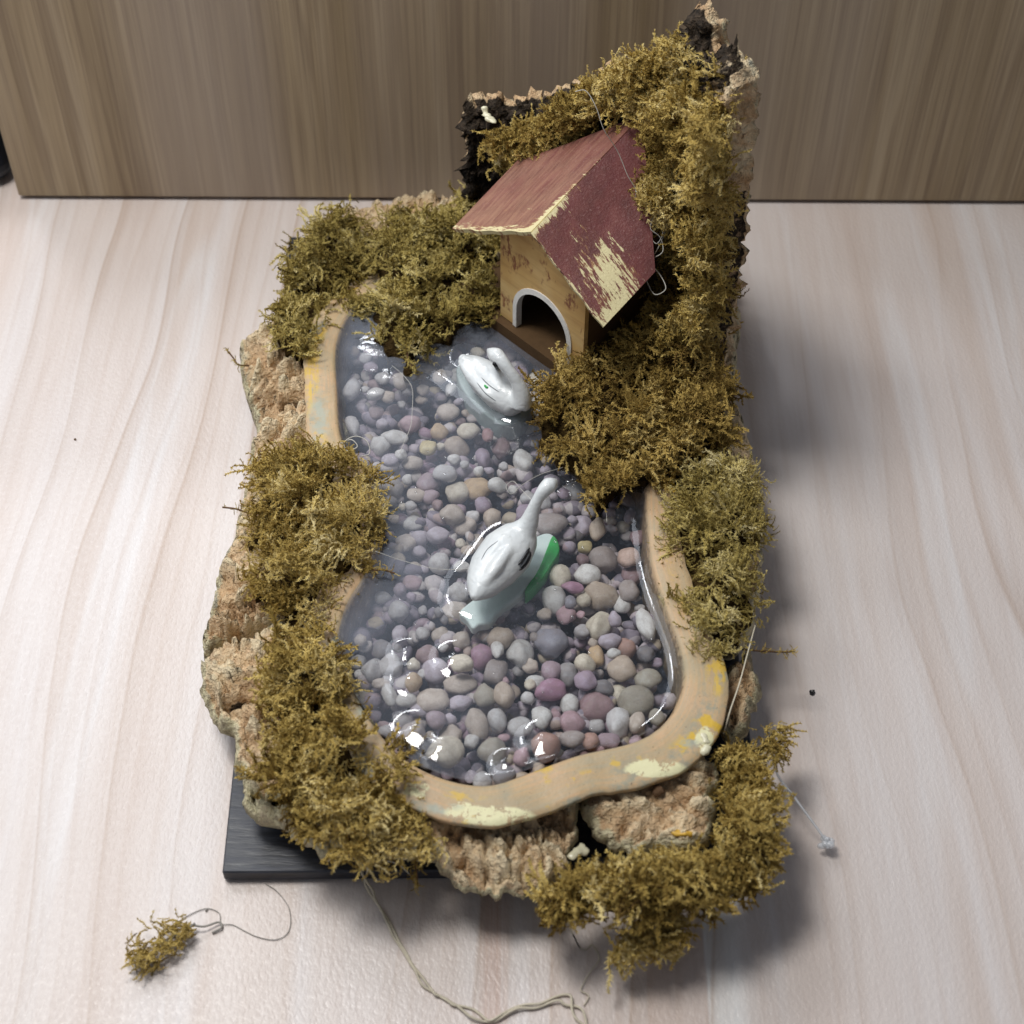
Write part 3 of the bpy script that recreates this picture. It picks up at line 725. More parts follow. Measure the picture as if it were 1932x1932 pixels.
# pebbles
PC = dict(white=(.50, .49, .46), pale=(.40, .39, .38), cream=(.52, .46, .34), beige=(.38, .31, .24), tan=(.33, .25, .17), ochre=(.38, .24, .09), taupe=(.21, .17, .15),
          gray=(.22, .21, .21), slate=(.15, .15, .19), dark=(.06, .06, .07), lilac=(.34, .29, .35), purple=(.22, .15, .22), magenta=(.25, .09, .17), mauve=(.25, .16, .20),
          maroon=(.14, .055, .065), pink=(.34, .19, .22), rust=(.26, .11, .065), olive=(.20, .18, .12), yellow=(.42, .33, .10), peach=(.42, .27, .20), red=(.24, .07, .07))
hero = [(981, 1226, 22, 24, 'white'), (1037, 1204, 31, 25, 'slate'), (909, 1234, 21, 21, 'magenta'), (870, 1247, 23, 15, 'cream'), (936, 1261, 21, 24, 'taupe'),
        (821, 1259, 23, 21, 'lilac'), (868, 1288, 29, 19, 'beige'), (815, 1317, 31, 19, 'beige'), (868, 1323, 21, 13, 'lilac'), (915, 1308, 21, 20, 'olive'),
        (952, 1306, 19, 20, 'tan'), (1010, 1284, 17, 13, 'white'), (1039, 1298, 27, 18, 'magenta'), (1073, 1267, 19, 19, 'gray'), (1106, 1280, 21, 16, 'purple'),
        (1039, 1263, 18, 18, 'mauve'), (1129, 1173, 21, 27, 'cream'), (1149, 1206, 21, 14, 'lilac'), (1182, 1218, 18, 18, 'rust'), (1174, 1257, 27, 20, 'tan'),
        (1125, 1233, 15, 19, 'ochre'), (1158, 1230, 12, 9, 'white'), (1104, 1247, 18, 16, 'cream'), (1076, 1325, 17, 17, 'white'), (1125, 1329, 32, 29, 'maroon'),
        (1166, 1358, 21, 27, 'pale'), (1203, 1360, 15, 17, 'beige'), (1080, 1360, 22, 18, 'pink'), (1022, 1349, 17, 20, 'white'), (981, 1366, 23, 17, 'pale'),
        (899, 1362, 20, 25, 'beige'), (938, 1356, 16, 20, 'pale'), (838, 1411, 30, 25, 'cream'), (852, 1383, 20, 18, 'beige'), (1030, 1403, 25, 22, 'rust'),
        (1080, 1390, 23, 14, 'taupe'), (1149, 1394, 21, 14, 'mauve'), (1115, 1394, 14, 14, 'rust'), (1223, 1278, 23, 19, 'olive'), (1203, 1317, 33, 24, 'olive'),
        (928, 1411, 23, 22, 'olive'), (780, 1380, 23, 25, 'taupe'), (1219, 1173, 17, 27, 'white'), (780, 1284, 15, 15, 'ochre'), (797, 1333, 21, 14, 'lilac'),
        (823, 1354, 18, 14, 'mauve'), (735, 1308, 13, 18, 'white'), (768, 1317, 19, 13, 'white'), (702, 1259, 19, 20, 'pale'), (739, 1251, 21, 22, 'pale'),
        (944, 1198, 25, 20, 'tan'), (938, 1222, 12, 16, 'white'), (863, 922, 25, 21, 'cream'), (900, 916, 28, 22, 'ochre'), (939, 911, 19, 15, 'white'),
        (910, 949, 17, 15, 'purple'), (853, 965, 23, 18, 'beige'), (928, 973, 18, 20, 'tan'), (825, 1006, 22, 15, 'lilac'), (828, 1058, 20, 19, 'pale'),
        (1039, 983, 31, 23, 'taupe'), (1057, 1081, 21, 21, 'cream'), (1108, 1080, 25, 19, 'white'), (1045, 1128, 22, 26, 'white'), (1080, 1105, 19, 10, 'magenta'),
        (1132, 1116, 33, 25, 'tan'), (1102, 1128, 14, 14, 'cream'), (1128, 994, 16, 22, 'tan'), (1104, 1028, 15, 12, 'yellow'), (1139, 1048, 27, 22, 'taupe'),
        (1186, 1048, 20, 21, 'peach'), (1076, 1133, 12, 12, 'slate'), (663, 730, 18, 24, 'pale'), (665, 800, 14, 22, 'pale'), (708, 740, 19, 12, 'white'),
        (731, 745, 15, 13, 'tan'), (757, 714, 18, 18, 'beige'), (722, 710, 16, 13, 'pale'), (831, 707, 16, 14, 'beige'), (850, 732, 11, 16, 'white'),
        (743, 820, 26, 15, 'white'), (716, 835, 21, 20, 'white'), (774, 795, 22, 16, 'pink'), (829, 810, 19, 16, 'ochre'), (807, 841, 18, 16, 'yellow'),
        (884, 808, 22, 17, 'cream'), (862, 838, 25, 21, 'tan'), (921, 818, 12, 14, 'red'), (946, 840, 17, 23, 'maroon'), (911, 859, 15, 20, 'purple'),
        (987, 866, 20, 27, 'white'), (903, 886, 10, 10, 'white'), (950, 878, 9, 9, 'pale'), (735, 863, 18, 14, 'lilac'), (757, 855, 13, 10, 'white'),
        (841, 888, 24, 17, 'pale'), (809, 906, 22, 17, 'mauve'), (739, 914, 25, 22, 'gray'), (700, 690, 16, 12, 'purple'), (1218, 1230, 16, 15, 'dark'), (690, 672, 15, 13, 'pale'),
        (800, 665, 18, 13, 'mauve'), (1000, 1290, 10, 10, 'cream'), (1186, 1110, 20, 20, 'taupe'), (1205, 1010, 16, 16, 'maroon'), (1160, 1165, 12, 14, 'lilac'), (1240, 1350, 14, 13, 'olive')]
fills = ['pale', 'white', 'beige', 'lilac', 'mauve', 'taupe', 'beige', 'tan', 'gray', 'purple', 'pale', 'pale', 'pink', 'beige', 'olive', 'cream', 'dark', 'white', 'maroon']
placed = []
iuvp = project(np.c_[inner - nrm_ * .03, np.full(len(inner), .22)])
for (u, v, a, bb, cname) in hero:
    placed.append((u, v, a, bb, cname, True))
tries = 0
while len(placed) < 300 and tries < 30000:
    tries += 1
    u = random.uniform(620, 1300); v = random.uniform(570, 1470)
    if not inside(np.array([[u, v]]), iuvp)[0]: continue
    r = random.choice([9, 11, 12, 14, 16, 18, 20])
    if tries > 9000: r = random.choice([8, 10, 12])
    ok = True
    for (pu, pv, pa, pb, _, h) in placed:
        if (u - pu) ** 2 + (v - pv) ** 2 < ((max(pa, pb) + r) * (.70 if h else .66)) ** 2: ok = False; break
    if ok: placed.append((u, v, r * random.uniform(.9, 1.25), r * random.uniform(.75, 1.0), random.choice(fills), False))
pmeshes = []
for k in range(16):
    bm = bmesh.new(); bmesh.ops.create_icosphere(bm, subdivisions=3, radius=1)
    sd_ = k * 31
    co = np.array([v.co[:] for v in bm.verts])
    # flat worn facets: clamp against a few random planes, then bulge
    r = np.ones(len(co))
    rg = np.random.default_rng(k + 100)
    for _ in range(7):
        nv = rg.normal(size=3); nv /= np.linalg.norm(nv); dd = rg.uniform(.68, .92)
        t = co @ nv; r = np.where(t > .05, np.minimum(r, dd / np.maximum(t, .05) * .62 + .38), r)
    r = r * (1 + .13 * vnoise(co * 1.3 + 5, sd_) + .05 * vnoise(co * 3, sd_ + 1))
    for v, s_ in zip(bm.verts, r): v.co = v.co * float(s_)
    for f in bm.faces: f.smooth = True
    me = bpy.data.meshes.new('pebble'); bm.to_mesh(me); bm.free(); me.materials.append(M['pebble']); pmeshes.append(me)
bump_uv = [(b_[0], b_[1]) for b_ in BUMPS]
for i, (u, v, a, bb, cname, h) in enumerate(placed):
    sc = 5.05 / FPX * 1.02
    top = random.uniform(.235, .275) if h else random.uniform(.195, .25)
    if any((u - x) ** 2 + (v - y) ** 2 < 500 for x, y in bump_uv): top = .292
    rz = min(a, bb) * sc * random.uniform(.75, .95)
    p = P(u, v, top - rz * .5)
    o = bpy.data.objects.new('pebble', pmeshes[i % 16]); COL.objects.link(o)
    o.location = (p[0], p[1], top - rz)
    o.scale = (a * sc, bb * sc / .86, rz)
    o.rotation_euler = (random.uniform(-.15, .15), random.uniform(-.15, .15), random.uniform(-.35, .35) + (math.pi if random.random() < .5 else 0))
    c = PC[cname]; j = random.uniform(.86, 1.12)
    mixk = .20 + .18 * max(0, min(1, (1000 - u) / 300))
    c = [x * (1 - mixk) + mixk * y for x, y in zip(c, (.47, .43, .42))]
    o.color = (*[min(.8, x * j * 1.30) for x in c], 1)
    adopt(o, pond)
# gravel below
Vg, Fg = [], []
bm = bmesh.new(); bmesh.ops.create_icosphere(bm, subdivisions=2, radius=1); co = np.array([v.co[:] for v in bm.verts]); fc = [[v.index for v in f.verts] for f in bm.faces]; bm.free()
cnt = 0
while cnt < 900:
    u = random.uniform(620, 1300); v = random.uniform(570, 1470)
    if not inside(np.array([[u, v]]), iuvp)[0]: continue
    p = P(u, v, .17); q_ = random.uniform(.6, 1.25); s_ = q_ * np.array([random.uniform(.020, .034), random.uniform(.016, .028), random.uniform(.014, .022)])
    w = co * (1 + .2 * vnoise(co * 1.5 + cnt * 3.3, 3))[:, None] * s_
    a = random.uniform(0, 6.28); w = np.c_[w[:, 0] * math.cos(a) - w[:, 1] * math.sin(a), w[:, 0] * math.sin(a) + w[:, 1] * math.cos(a), w[:, 2]]
    o0 = len(Vg); Vg += list(w + np.array([p[0], p[1], random.uniform(.14, .205)])); Fg += [[x + o0 for x in f] for f in fc]; cnt += 1
o = adopt(new_obj('gravel', mesh_from('gravel', Vg, Fg), M['gravel']), pond); o['kind'] = 'stuff'
# air bubbles frozen in the resin
bparts = []
bm = bmesh.new(); bmesh.ops.create_uvsphere(bm, u_segments=12, v_segments=8, radius=1); bco = np.array([v.co[:] for v in bm.verts]); bfc = [[v.index for v in f.verts] for f in bm.faces]; bm.free()
for k in range(70):
    if k < 16:
        u, v = 1068 + random.gauss(0, 14), 915 + random.gauss(0, 12); r = random.uniform(.003, .008)
    else:
        u = random.uniform(640, 1260); v = random.uniform(600, 1420); r = random.uniform(.002, .0055)
        if not inside(np.array([[u, v]]), iuvp)[0]: continue
    p = P(u, v, ZW - .001); bparts.append((bco * r * np.array([1, 1, .7]) + p, bfc))
V_, F_ = join(bparts)
m, nt, out = mat_new('air_bubble'); b = NB(nt)
gl = b.n('BsdfGlossy'); gl.inputs['Roughness'].default_value = .05; tr = b.n('BsdfTransparent'); mx = b.n('MixShader')
lw = b.n('LayerWeight'); b.l(b.math('ADD', b.math('POWER', lw.outputs['Facing'], 2.0), .12, clamp=True), mx.inputs[0]); b.l(tr.outputs[0], mx.inputs[1]); b.l(gl.outputs[0], mx.inputs[2]); b.l(mx.outputs[0], out.inputs[0])
o = adopt(new_obj('air_bubbles', mesh_from('air_bubbles', V_, F_), m), pond); o['kind'] = 'stuff'; o.name = 'trapped_air'

# ------------------------------------------------------------------ house
def puv_mesh(name, polys, thick_dir, thick, uvs, extra=None):
    pass
U = np.array([.69, -.724, 0]); N = np.array([.724, .69, 0]); Z = np.array([0, 0, 1.])
O = np.array([.089, .444, .35])
house = empty('birdhouse', O)
tag(house, 'tiny wooden house with worn maroon roof and arched doorway by the pond', 'house')
def extruded(name, pts2, origin, ax, ay, dirn, thick, mat, holes=None):
    """flat outline (optionally with an arch notch already in it) given thickness"""
    bm = bmesh.new(); n = len(pts2)
    a = [bm.verts.new(tuple(origin + ax * x + ay * y)) for x, y in pts2]
    c = [bm.verts.new(tuple(origin + ax * x + ay * y + dirn * thick)) for x, y in pts2]
    bm.faces.new(a); bm.faces.new(c[::-1])
    for i in range(n): bm.faces.new((a[(i + 1) % n], a[i], c[i], c[(i + 1) % n]))
    bmesh.ops.triangulate(bm, faces=[f for f in bm.faces if len(f.verts) > 4])
    bmesh.ops.recalc_face_normals(bm, faces=bm.faces)
    me = bpy.data.meshes.new(name); bm.to_mesh(me); bm.free()
    co = np.array([v.co[:] for v in me.vertices]) - origin
    attr(me, 'puv', np.c_[co @ ax, co @ ay, co @ dirn], 'FLOAT_VECTOR')
    return adopt(new_obj(name, me, mat), house)
al, ar, rad = -.108, .130, .119
ac_ = (al + ar) / 2; spring = .082
arc = [(ac_ - rad * math.cos(t), spring + rad * math.sin(t)) for t in np.linspace(0, math.pi, 22)]
def outline_top(x):
    return float(np.interp(x, [-.19, 0, .20], [.388, .495, .375]))
def front_wall():
    cols = [(-.19, 0), (-.15, 0), (al - .001, 0)] + arc + [(ar + .001, 0), (.165, 0), (.20, 0)]
    V_, F_, uv = [], [], []
    for layer in (0, 1):
        for x, y in cols:
            for yy in (y, y + (outline_top(x) - y) * .5, outline_top(x)):
                V_.append(O + U * x + Z * yy + N * (.018 * layer)); uv.append((x, yy, 0))
    m = len(cols) * 3
    for i in range(len(cols) - 1):
        a_ = i * 3
        for j in (0, 1):
            F_.append((a_ + j, a_ + 3 + j, a_ + 4 + j, a_ + 1 + j)); F_.append((m + a_ + j, m + a_ + 1 + j, m + a_ + 4 + j, m + a_ + 3 + j))
        F_.append((a_, m + a_, m + a_ + 3, a_ + 3)); F_.append((a_ + 2, a_ + 5, m + a_ + 5, m + a_ + 2))
    e = m - 3
    for a_ in (0, e):
        for j in (0, 1): F_.append((a_ + j, a_ + j + 1, m + a_ + j + 1, m + a_ + j))
    me = mesh_from('front_wall', V_, F_, False)
    bm = bmesh.new(); bm.from_mesh(me); bmesh.ops.recalc_face_normals(bm, faces=bm.faces); bm.to_mesh(me); bm.free()
    attr(me, 'puv', uv, 'FLOAT_VECTOR')
    adopt(new_obj('front_wall', me, M['house']), house)
front_wall()
# white raw edge round the doorway
tr_in = [(x, y) for x, y in [(al + .0005, 0)] + [(ac_ + (x - ac_) * .995, spring + (y - spring) * .995) for x, y in arc] + [(ar - .0005, 0)]]
tr_out = [(al - .018, 0)] + [(ac_ + (x - ac_) * 1.155, spring + (y - spring) * 1.155) for x, y in arc] + [(ar + .018, 0)]
V_, F_ = [], []
for (a, c) in zip(tr_in, tr_out):
    for (x, y), d in ((a, .019), (a, -.006), (c, -.004), (c, .002)):
        V_.append(O + U * x + Z * y + N * d)
for i in range(len(tr_in) - 1):
    for k in range(3): F_.append((i * 4 + k, i * 4 + k + 1, i * 4 + 4 + k + 1, i * 4 + 4 + k))
adopt(new_obj('door_trim', mesh_from('door_trim', V_, F_, False), M['trim']), house)
for sgn in (-1, 1):
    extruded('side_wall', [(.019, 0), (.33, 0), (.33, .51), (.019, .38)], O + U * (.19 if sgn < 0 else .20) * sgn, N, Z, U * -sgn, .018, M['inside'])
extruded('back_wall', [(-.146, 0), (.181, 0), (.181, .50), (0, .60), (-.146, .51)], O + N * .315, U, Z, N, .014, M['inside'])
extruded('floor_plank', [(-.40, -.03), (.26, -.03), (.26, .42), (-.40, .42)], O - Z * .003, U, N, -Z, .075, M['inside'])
F_pt = np.array([.055, .41, .84]); K_pt = np.array([.40, .735, 1.04]); L_pt = np.array([-.19, .667, .632]); R_pt = np.array([.276, .178, .66])
D = K_pt - F_pt
def roof_panel(E, back, sgn, wear):
    """grid panel between ridge (v=0) and eave (v=1); back edge trimmed at 'back' along the eave"""
    nu, nv = 60, 50; V_, uv, w = [], [], []
    down = E - F_pt
    nn = np.cross(D, down); nn /= np.linalg.norm(nn); nn = nn if nn[2] > 0 else -nn
    for layer in (0, 1):
        for j in range(nv + 1):
            v = j / nv; lim = 1 + (back - 1) * v
            for i in range(nu + 1):
                u = i / nu * lim
                p = F_pt + D * u + down * v + nn * (.006 + .0015 * float(math.sin(9 * v + sgn)) - .016 * layer)
                if i == 0: p = p - D / np.linalg.norm(D) * .0022 * math.sin(v * 23 + sgn)
                p = p + nn * (.012 * v * v if sgn < 0 else .004 * v)
                V_.append(p); uv.append((u, v * np.linalg.norm(down) / np.linalg.norm(D), 0)); w.append(wear(u, v) if layer == 0 else .6)
    k = (nu + 1) * (nv + 1); idx = np.arange(k).reshape(nv + 1, nu + 1); Q = []
    q = np.stack([idx[:-1, :-1], idx[:-1, 1:], idx[1:, 1:], idx[1:, :-1]], -1).reshape(-1, 4)
    Q = np.vstack([q if sgn < 0 else q[:, ::-1], (q + k)[:, ::-1] if sgn < 0 else q + k])
    rim = list(idx[0, :]) + list(idx[1:, -1]) + list(idx[-1, :-1][::-1]) + list(idx[1:-1, 0][::-1])
    S = np.array([(rim[i], rim[(i + 1) % len(rim)], rim[(i + 1) % len(rim)] + k, rim[i] + k) for i in range(len(rim))])
    me = mesh_quads('roof_panel', np.array(V_), np.vstack([Q, S]))
    me.polygons.foreach_set('use_smooth', np.zeros(len(me.polygons), bool))
    attr(me, 'puv', uv, 'FLOAT_VECTOR'); attr(me, 'wear', w); attr(me, 'fade', [(1.0 if sgn < 0 else .15) * (1 - .65 * min(1, u_[0])) for u_ in uv])
    bm = bmesh.new(); bm.from_mesh(me); bmesh.ops.recalc_face_normals(bm, faces=bm.faces); bm.to_mesh(me); bm.free()
    return adopt(new_obj('roof_panel', me, M['roof']), house)
def gauss(x, c, s): return math.exp(-((x - c) / s) ** 2)
def wear_r(u, v):
    w = .58 * gauss(u, .22, .21) * gauss(v, .70, .40) + .50 * gauss(v, 0, .06) * gauss(u, .10, .34) + .30 * gauss(u, 0, .02) + .40 * gauss(v, 1, .10) * gauss(u, .08, .18)
    return min(w, .66) + .16 * gauss(v, .12, .14) * gauss(u, .2, .35) + .08
def wear_l(u, v):
    return min(.52 * gauss(v, 0, .06) * (1 - .7 * u) + .36 * gauss(u, 0, .05) + .24 * gauss(u, .10, .22) * (1 - .5 * v), .66) + .10
roof_l = roof_panel(L_pt, .62, -1, wear_l); roof_r = roof_panel(R_pt, .47, 1, wear_r)
roof_r['label'] = 'right roof slope with a large worn cream patch'

# ------------------------------------------------------------------ swans
def loft(path, rx, rz, sides=18, up=(0, 0, 1)):
    path = np.asarray(path, float); n = len(path); T = np.gradient(path, axis=0); T /= np.linalg.norm(T, axis=1)[:, None]
    V_, F_ = [], []
    for i in range(n):
        s_ = np.cross(T[i], np.array(up, float)); s_ /= np.linalg.norm(s_) + 1e-9; w = np.cross(s_, T[i])
        for k in range(sides):
            a = 2 * math.pi * k / sides
            V_.append(path[i] + s_ * math.cos(a) * rx[i] + w * math.sin(a) * rz[i])
    for i in range(n - 1):
        for k in range(sides):
            k2 = (k + 1) % sides
            F_.append([i * sides + k, i * sides + k2, (i + 1) * sides + k2, (i + 1) * sides + k])
    F_.append(list(range(sides))[::-1]); F_.append([(n - 1) * sides + k for k in range(sides)])
    return V_, F_
def remeshed(name, parts, voxel=.0055, smooth=3):
    V_, F_ = join(parts)
    me = mesh_from(name, V_, F_); bm = bmesh.new(); bm.from_mesh(me); bmesh.ops.recalc_face_normals(bm, faces=bm.faces); bm.to_mesh(me); bm.free()
    t = bpy.data.objects.new('tmp', me); COL.objects.link(t)
    r = t.modifiers.new('r', 'REMESH'); r.mode = 'VOXEL'; r.voxel_size = voxel; r.use_smooth_shade = True
    s_ = t.modifiers.new('s', 'SMOOTH'); s_.iterations = smooth; s_.factor = .5
    dg = bpy.context.evaluated_depsgraph_get(); out_ = bpy.data.meshes.new_from_object(t.evaluated_get(dg))
    bpy.data.objects.remove(t); bpy.data.meshes.remove(me)
    out_.materials.clear(); out_.name = name
    return out_
def swan(label, body_uvz, body_w, body_h, neck_uvz, neck_r, wings):
    root = empty('swan', P(*body_uvz[len(body_uvz) // 2][:2], .26))
    tag(root, label, 'swan', 'toy swans on the pond')
    bp = catmull([P(*t) for t in body_uvz], 8); m_ = len(bp); tt = np.linspace(0, 1, len(body_w))
    w = np.interp(np.linspace(0, 1, m_), tt, body_w); h = np.interp(np.linspace(0, 1, m_), tt, body_h)
    parts = [loft(bp, w, h)]
    npth = catmull([P(*t) for t in neck_uvz], 8); r = np.interp(np.linspace(0, 1, len(npth)), np.linspace(0, 1, len(neck_r)), neck_r)
    parts.append(loft(npth, r, r, 14, (.3, .8, .2)))
    for wg in wings:
        wp = catmull([P(*t[:3]) for t in wg], 8); r = np.interp(np.linspace(0, 1, len(wp)), np.linspace(0, 1, len(wg)), [t[3] for t in wg])
        parts.append(loft(wp, r, r * .8, 14))
    body = adopt(new_obj('body', remeshed('swan_body', parts), M['swan']), root)
    return root, body
sw1, body1 = swan('white toy swan floating by the house with its neck curled back', [(867, 672, .385), (890, 690, .365), (920, 715, .355), (952, 742, .350), (978, 760, .345), (990, 768, .340)],
                  [.010, .042, .064, .068, .056, .02], [.010, .038, .056, .060, .050, .02],
                  [(982, 764, .36), (984, 745, .40), (975, 720, .445), (960, 698, .480), (946, 681, .497), (936, 671, .500), (928, 665, .497), (920, 659, .490)],
                  [.038, .029, .021, .018, .023, .027, .018, .005],
                  [[(872, 675, .395, .012), (905, 692, .382, .026), (938, 714, .382, .031), (964, 737, .376, .022)], [(868, 680, .385, .012), (893, 710, .374, .027), (926, 742, .366, .032), (958, 766, .352, .020)]])
sw2, body2 = swan('white toy swan in mid pond with straight neck and dark wing feathers', [(893, 1130, .375), (908, 1108, .37), (930, 1075, .365), (958, 1040, .365), (982, 1012, .372), (996, 992, .385)],
                  [.010, .048, .074, .080, .060, .030], [.010, .040, .060, .066, .054, .030],
                  [(982, 1010, .385), (997, 988, .42), (1006, 962, .462), (1016, 940, .495), (1027, 925, .515), (1036, 916, .520), (1043, 911, .516), (1050, 906, .508)],
                  [.048, .030, .020, .0175, .022, .025, .017, .006],
                  [[(900, 1120, .380, .010), (935, 1070, .418, .020), (975, 1015, .41, .018)]])
def cast(o, uvs, lift=.001):
    dg = bpy.context.evaluated_depsgraph_get(); me = o.data
    bvh = BVHTree.FromPolygons([o.matrix_basis @ v.co for v in me.vertices], [p.vertices[:] for p in me.polygons])
    out_ = []
    for u, v in uvs:
        d = P(u, v, 0) - CAM; d /= np.linalg.norm(d)
        h = bvh.ray_cast(Vector(CAM), Vector(d))
        if h[0] is not None: out_.append(np.array(h[0]) - d * lift)
    return np.array(out_)
def stroke(name, o, root, uvs, r, mat):
    pts = cast(o, [tuple(x) for x in catmull(uvs, 6)], r * .15)
    if len(pts) < 3: return
    rr = r * np.interp(np.linspace(0, 1, len(pts)), [0, .15, .85, 1], [.35, 1, 1, .3])
    V_, F_ = tube(pts, rr, 6)
    return adopt(new_obj(name, mesh_from(name, V_, F_), mat), root)
for uv in ([(978, 1066), (988, 1052), (999, 1034)], [(980, 1076), (992, 1064), (1001, 1046)], [(985, 1073), (996, 1058), (1001, 1042)]):
    stroke('feather_mark', body2, sw2, uv, .0052, M['black'])
for uv in ([(981, 1070), (990, 1059), (1000, 1040)],):
    stroke('feather_mark', body2, sw2, uv, .004, M['grey'])
stroke('feather_mark', body2, sw2, [(908, 1056), (920, 1036), (940, 1020)], .0014, M['grey'])
stroke('eye', body1, sw1, [(931, 683), (935, 688), (938, 692)], .0085, M['black'])
stroke('feather_mark', body1, sw1, [(908, 712), (922, 726), (942, 740)], .0016, M['grey'])
stroke('feather_mark', body1, sw1, [(900, 722), (916, 742), (936, 757)], .0016, M['grey'])
stroke('paint_fleck', body1, sw1, [(914, 726), (918, 731), (921, 730)], .004, M['green'])
# submerged bases
def slab_uv(name, uv, z0, z1, mat, root, n=90):
    poly = resample(catmull(PP(uv, z1)[:, :2], 5, True), n)
    bm = bmesh.new()
    a = [bm.verts.new((*p, z0)) for p in poly]; c = [bm.verts.new((*p, z1)) for p in poly]
    bm.faces.new(c); bm.faces.new(a[::-1])
    for i in range(n): bm.faces.new((a[i], a[(i + 1) % n], c[(i + 1) % n], c[i]))
    bmesh.ops.recalc_face_normals(bm, faces=bm.faces)
    me = bpy.data.meshes.new(name); bm.to_mesh(me); bm.free()
    o = adopt(new_obj(name, me, mat), root)
    bv = o.modifiers.new('b', 'BEVEL'); bv.width = .008; bv.segments = 3; bv.limit_method = 'ANGLE'; bv.angle_limit = math.radians(50)
    return o
slab_uv('base', [(866, 1155), (880, 1140), (905, 1120), (960, 1065), (1008, 1014), (1040, 1006), (1049, 1034), (1014, 1088), (980, 1124), (940, 1156), (926, 1174), (904, 1178), (893, 1186), (880, 1168)], .225, .262, M['mint'], sw2)
slab_uv('base_paint', [(1044, 1010), (1056, 1036), (1040, 1066), (1022, 1092), (1000, 1114), (990, 1120), (994, 1106), (1010, 1084), (1022, 1060), (1032, 1034)], .215, .267, M['green'], sw2)
slab_uv('base', [(862, 690), (880, 672), (930, 690), (985, 730), (1004, 762), (985, 792), (950, 800), (915, 780), (880, 745), (864, 715)], .20, .280, M['clearmint'], sw1)

# ------------------------------------------------------------------ moss
def make_frond(seed):
    r = np.random.default_rng(seed)
    n = 7; L = 1.0
    t = np.linspace(0, 1, n)
    bend = r.uniform(-1.6, 2.8); side = r.uniform(-1.8, 1.8); ph = r.uniform(0, 6)
    ang = bend * t ** 1.4 + .35 * np.sin(t * 7 + ph); sa = side * t ** 1.2 + .35 * np.cos(t * 6 + ph)
    d = np.stack([np.cos(ang) * np.cos(sa), np.sin(sa), np.sin(ang)], 1)
    pts = np.concatenate([[[0, 0, 0]], np.cumsum(d[:-1] * (L / (n - 1)), 0)])
    pts[:, 1] += .03 * np.sin(t * 9 + ph); pts[:, 2] += .03 * np.cos(t * 8 + ph)
    V, Q, tip = [], [], []
    # stem as a three sided prism
    for i in range(n):
        a = r.uniform(0, .3); rad = .040 * (1 - .5 * t[i])
        for k in range(3):
            an = a + 2.094 * k
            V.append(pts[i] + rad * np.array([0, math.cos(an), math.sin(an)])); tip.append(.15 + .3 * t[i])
    for i in range(n - 1):
        for k in range(3):
            k2 = (k + 1) % 3
            Q.append((i * 3 + k, i * 3 + k2, i * 3 + 3 + k2)); Q.append((i * 3 + k, i * 3 + 3 + k2, i * 3 + 3 + k))
    nl = 40
    for j in range(nl):
        s = .05 + .95 * (j + r.uniform(0, .8)) / nl
        x = s * (n - 1); i = min(int(x), n - 2); f = x - i
        p = pts[i] * (1 - f) + pts[i + 1] * f; T = d[min(i, n - 1)]
        roll = (0 if j % 2 else math.pi) + r.normal(0, .9)
        a1 = np.cross(T, [0, 0, 1.0]); a1 /= np.linalg.norm(a1) + 1e-9; a2 = np.cross(a1, T)
        out_ = math.cos(roll) * a1 + math.sin(roll) * a2
        dirn = out_ * .85 + T * r.uniform(.3, .9); dirn /= np.linalg.norm(dirn)
        ln = r.uniform(.10, .175) * (1.05 - .30 * s); wd = r.uniform(.026, .040)
        b0 = len(V)
        V += [p - T * wd, p + T * wd, p + dirn * ln]
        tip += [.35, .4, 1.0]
        Q.append((b0, b0 + 1, b0 + 2))
    return np.array(V), np.array(Q), np.array(tip)
FRONDS = [make_frond(k) for k in range(24)]
def tufts(pos, dirs, scl, k, r, jp=.013, jd=.34):
    """k fronds share a root, a direction and a curl"""
    n = len(pos); kk = np.maximum(2, (k * r.uniform(.5, 1.5, n)).astype(int))
    i = np.repeat(np.arange(n), kk); m = len(i)
    d = dirs / (np.linalg.norm(dirs, axis=1)[:, None] + 1e-9)
    ref = (r.normal(size=(n, 3)) * .8 + np.array([0, 0, .8]))[i] + r.normal(0, .15, (m, 3))
    which = np.where(r.random(m) < .75, r.integers(0, 24, n)[i], r.integers(0, 24, m))
    pom = (r.random(n) < .74)[i]                     # crumbly little pompoms, the rest are longer combed strands
    return (pos[i] + r.normal(0, jp, (m, 3)) * np.array([1, 1, .6]), d[i] + r.normal(0, 1, (m, 3)) * np.where(pom, .75, .28)[:, None],
            scl[i] * r.uniform(.7, 1.2, m) * np.where(pom, .74, 1.0), i, ref, which)
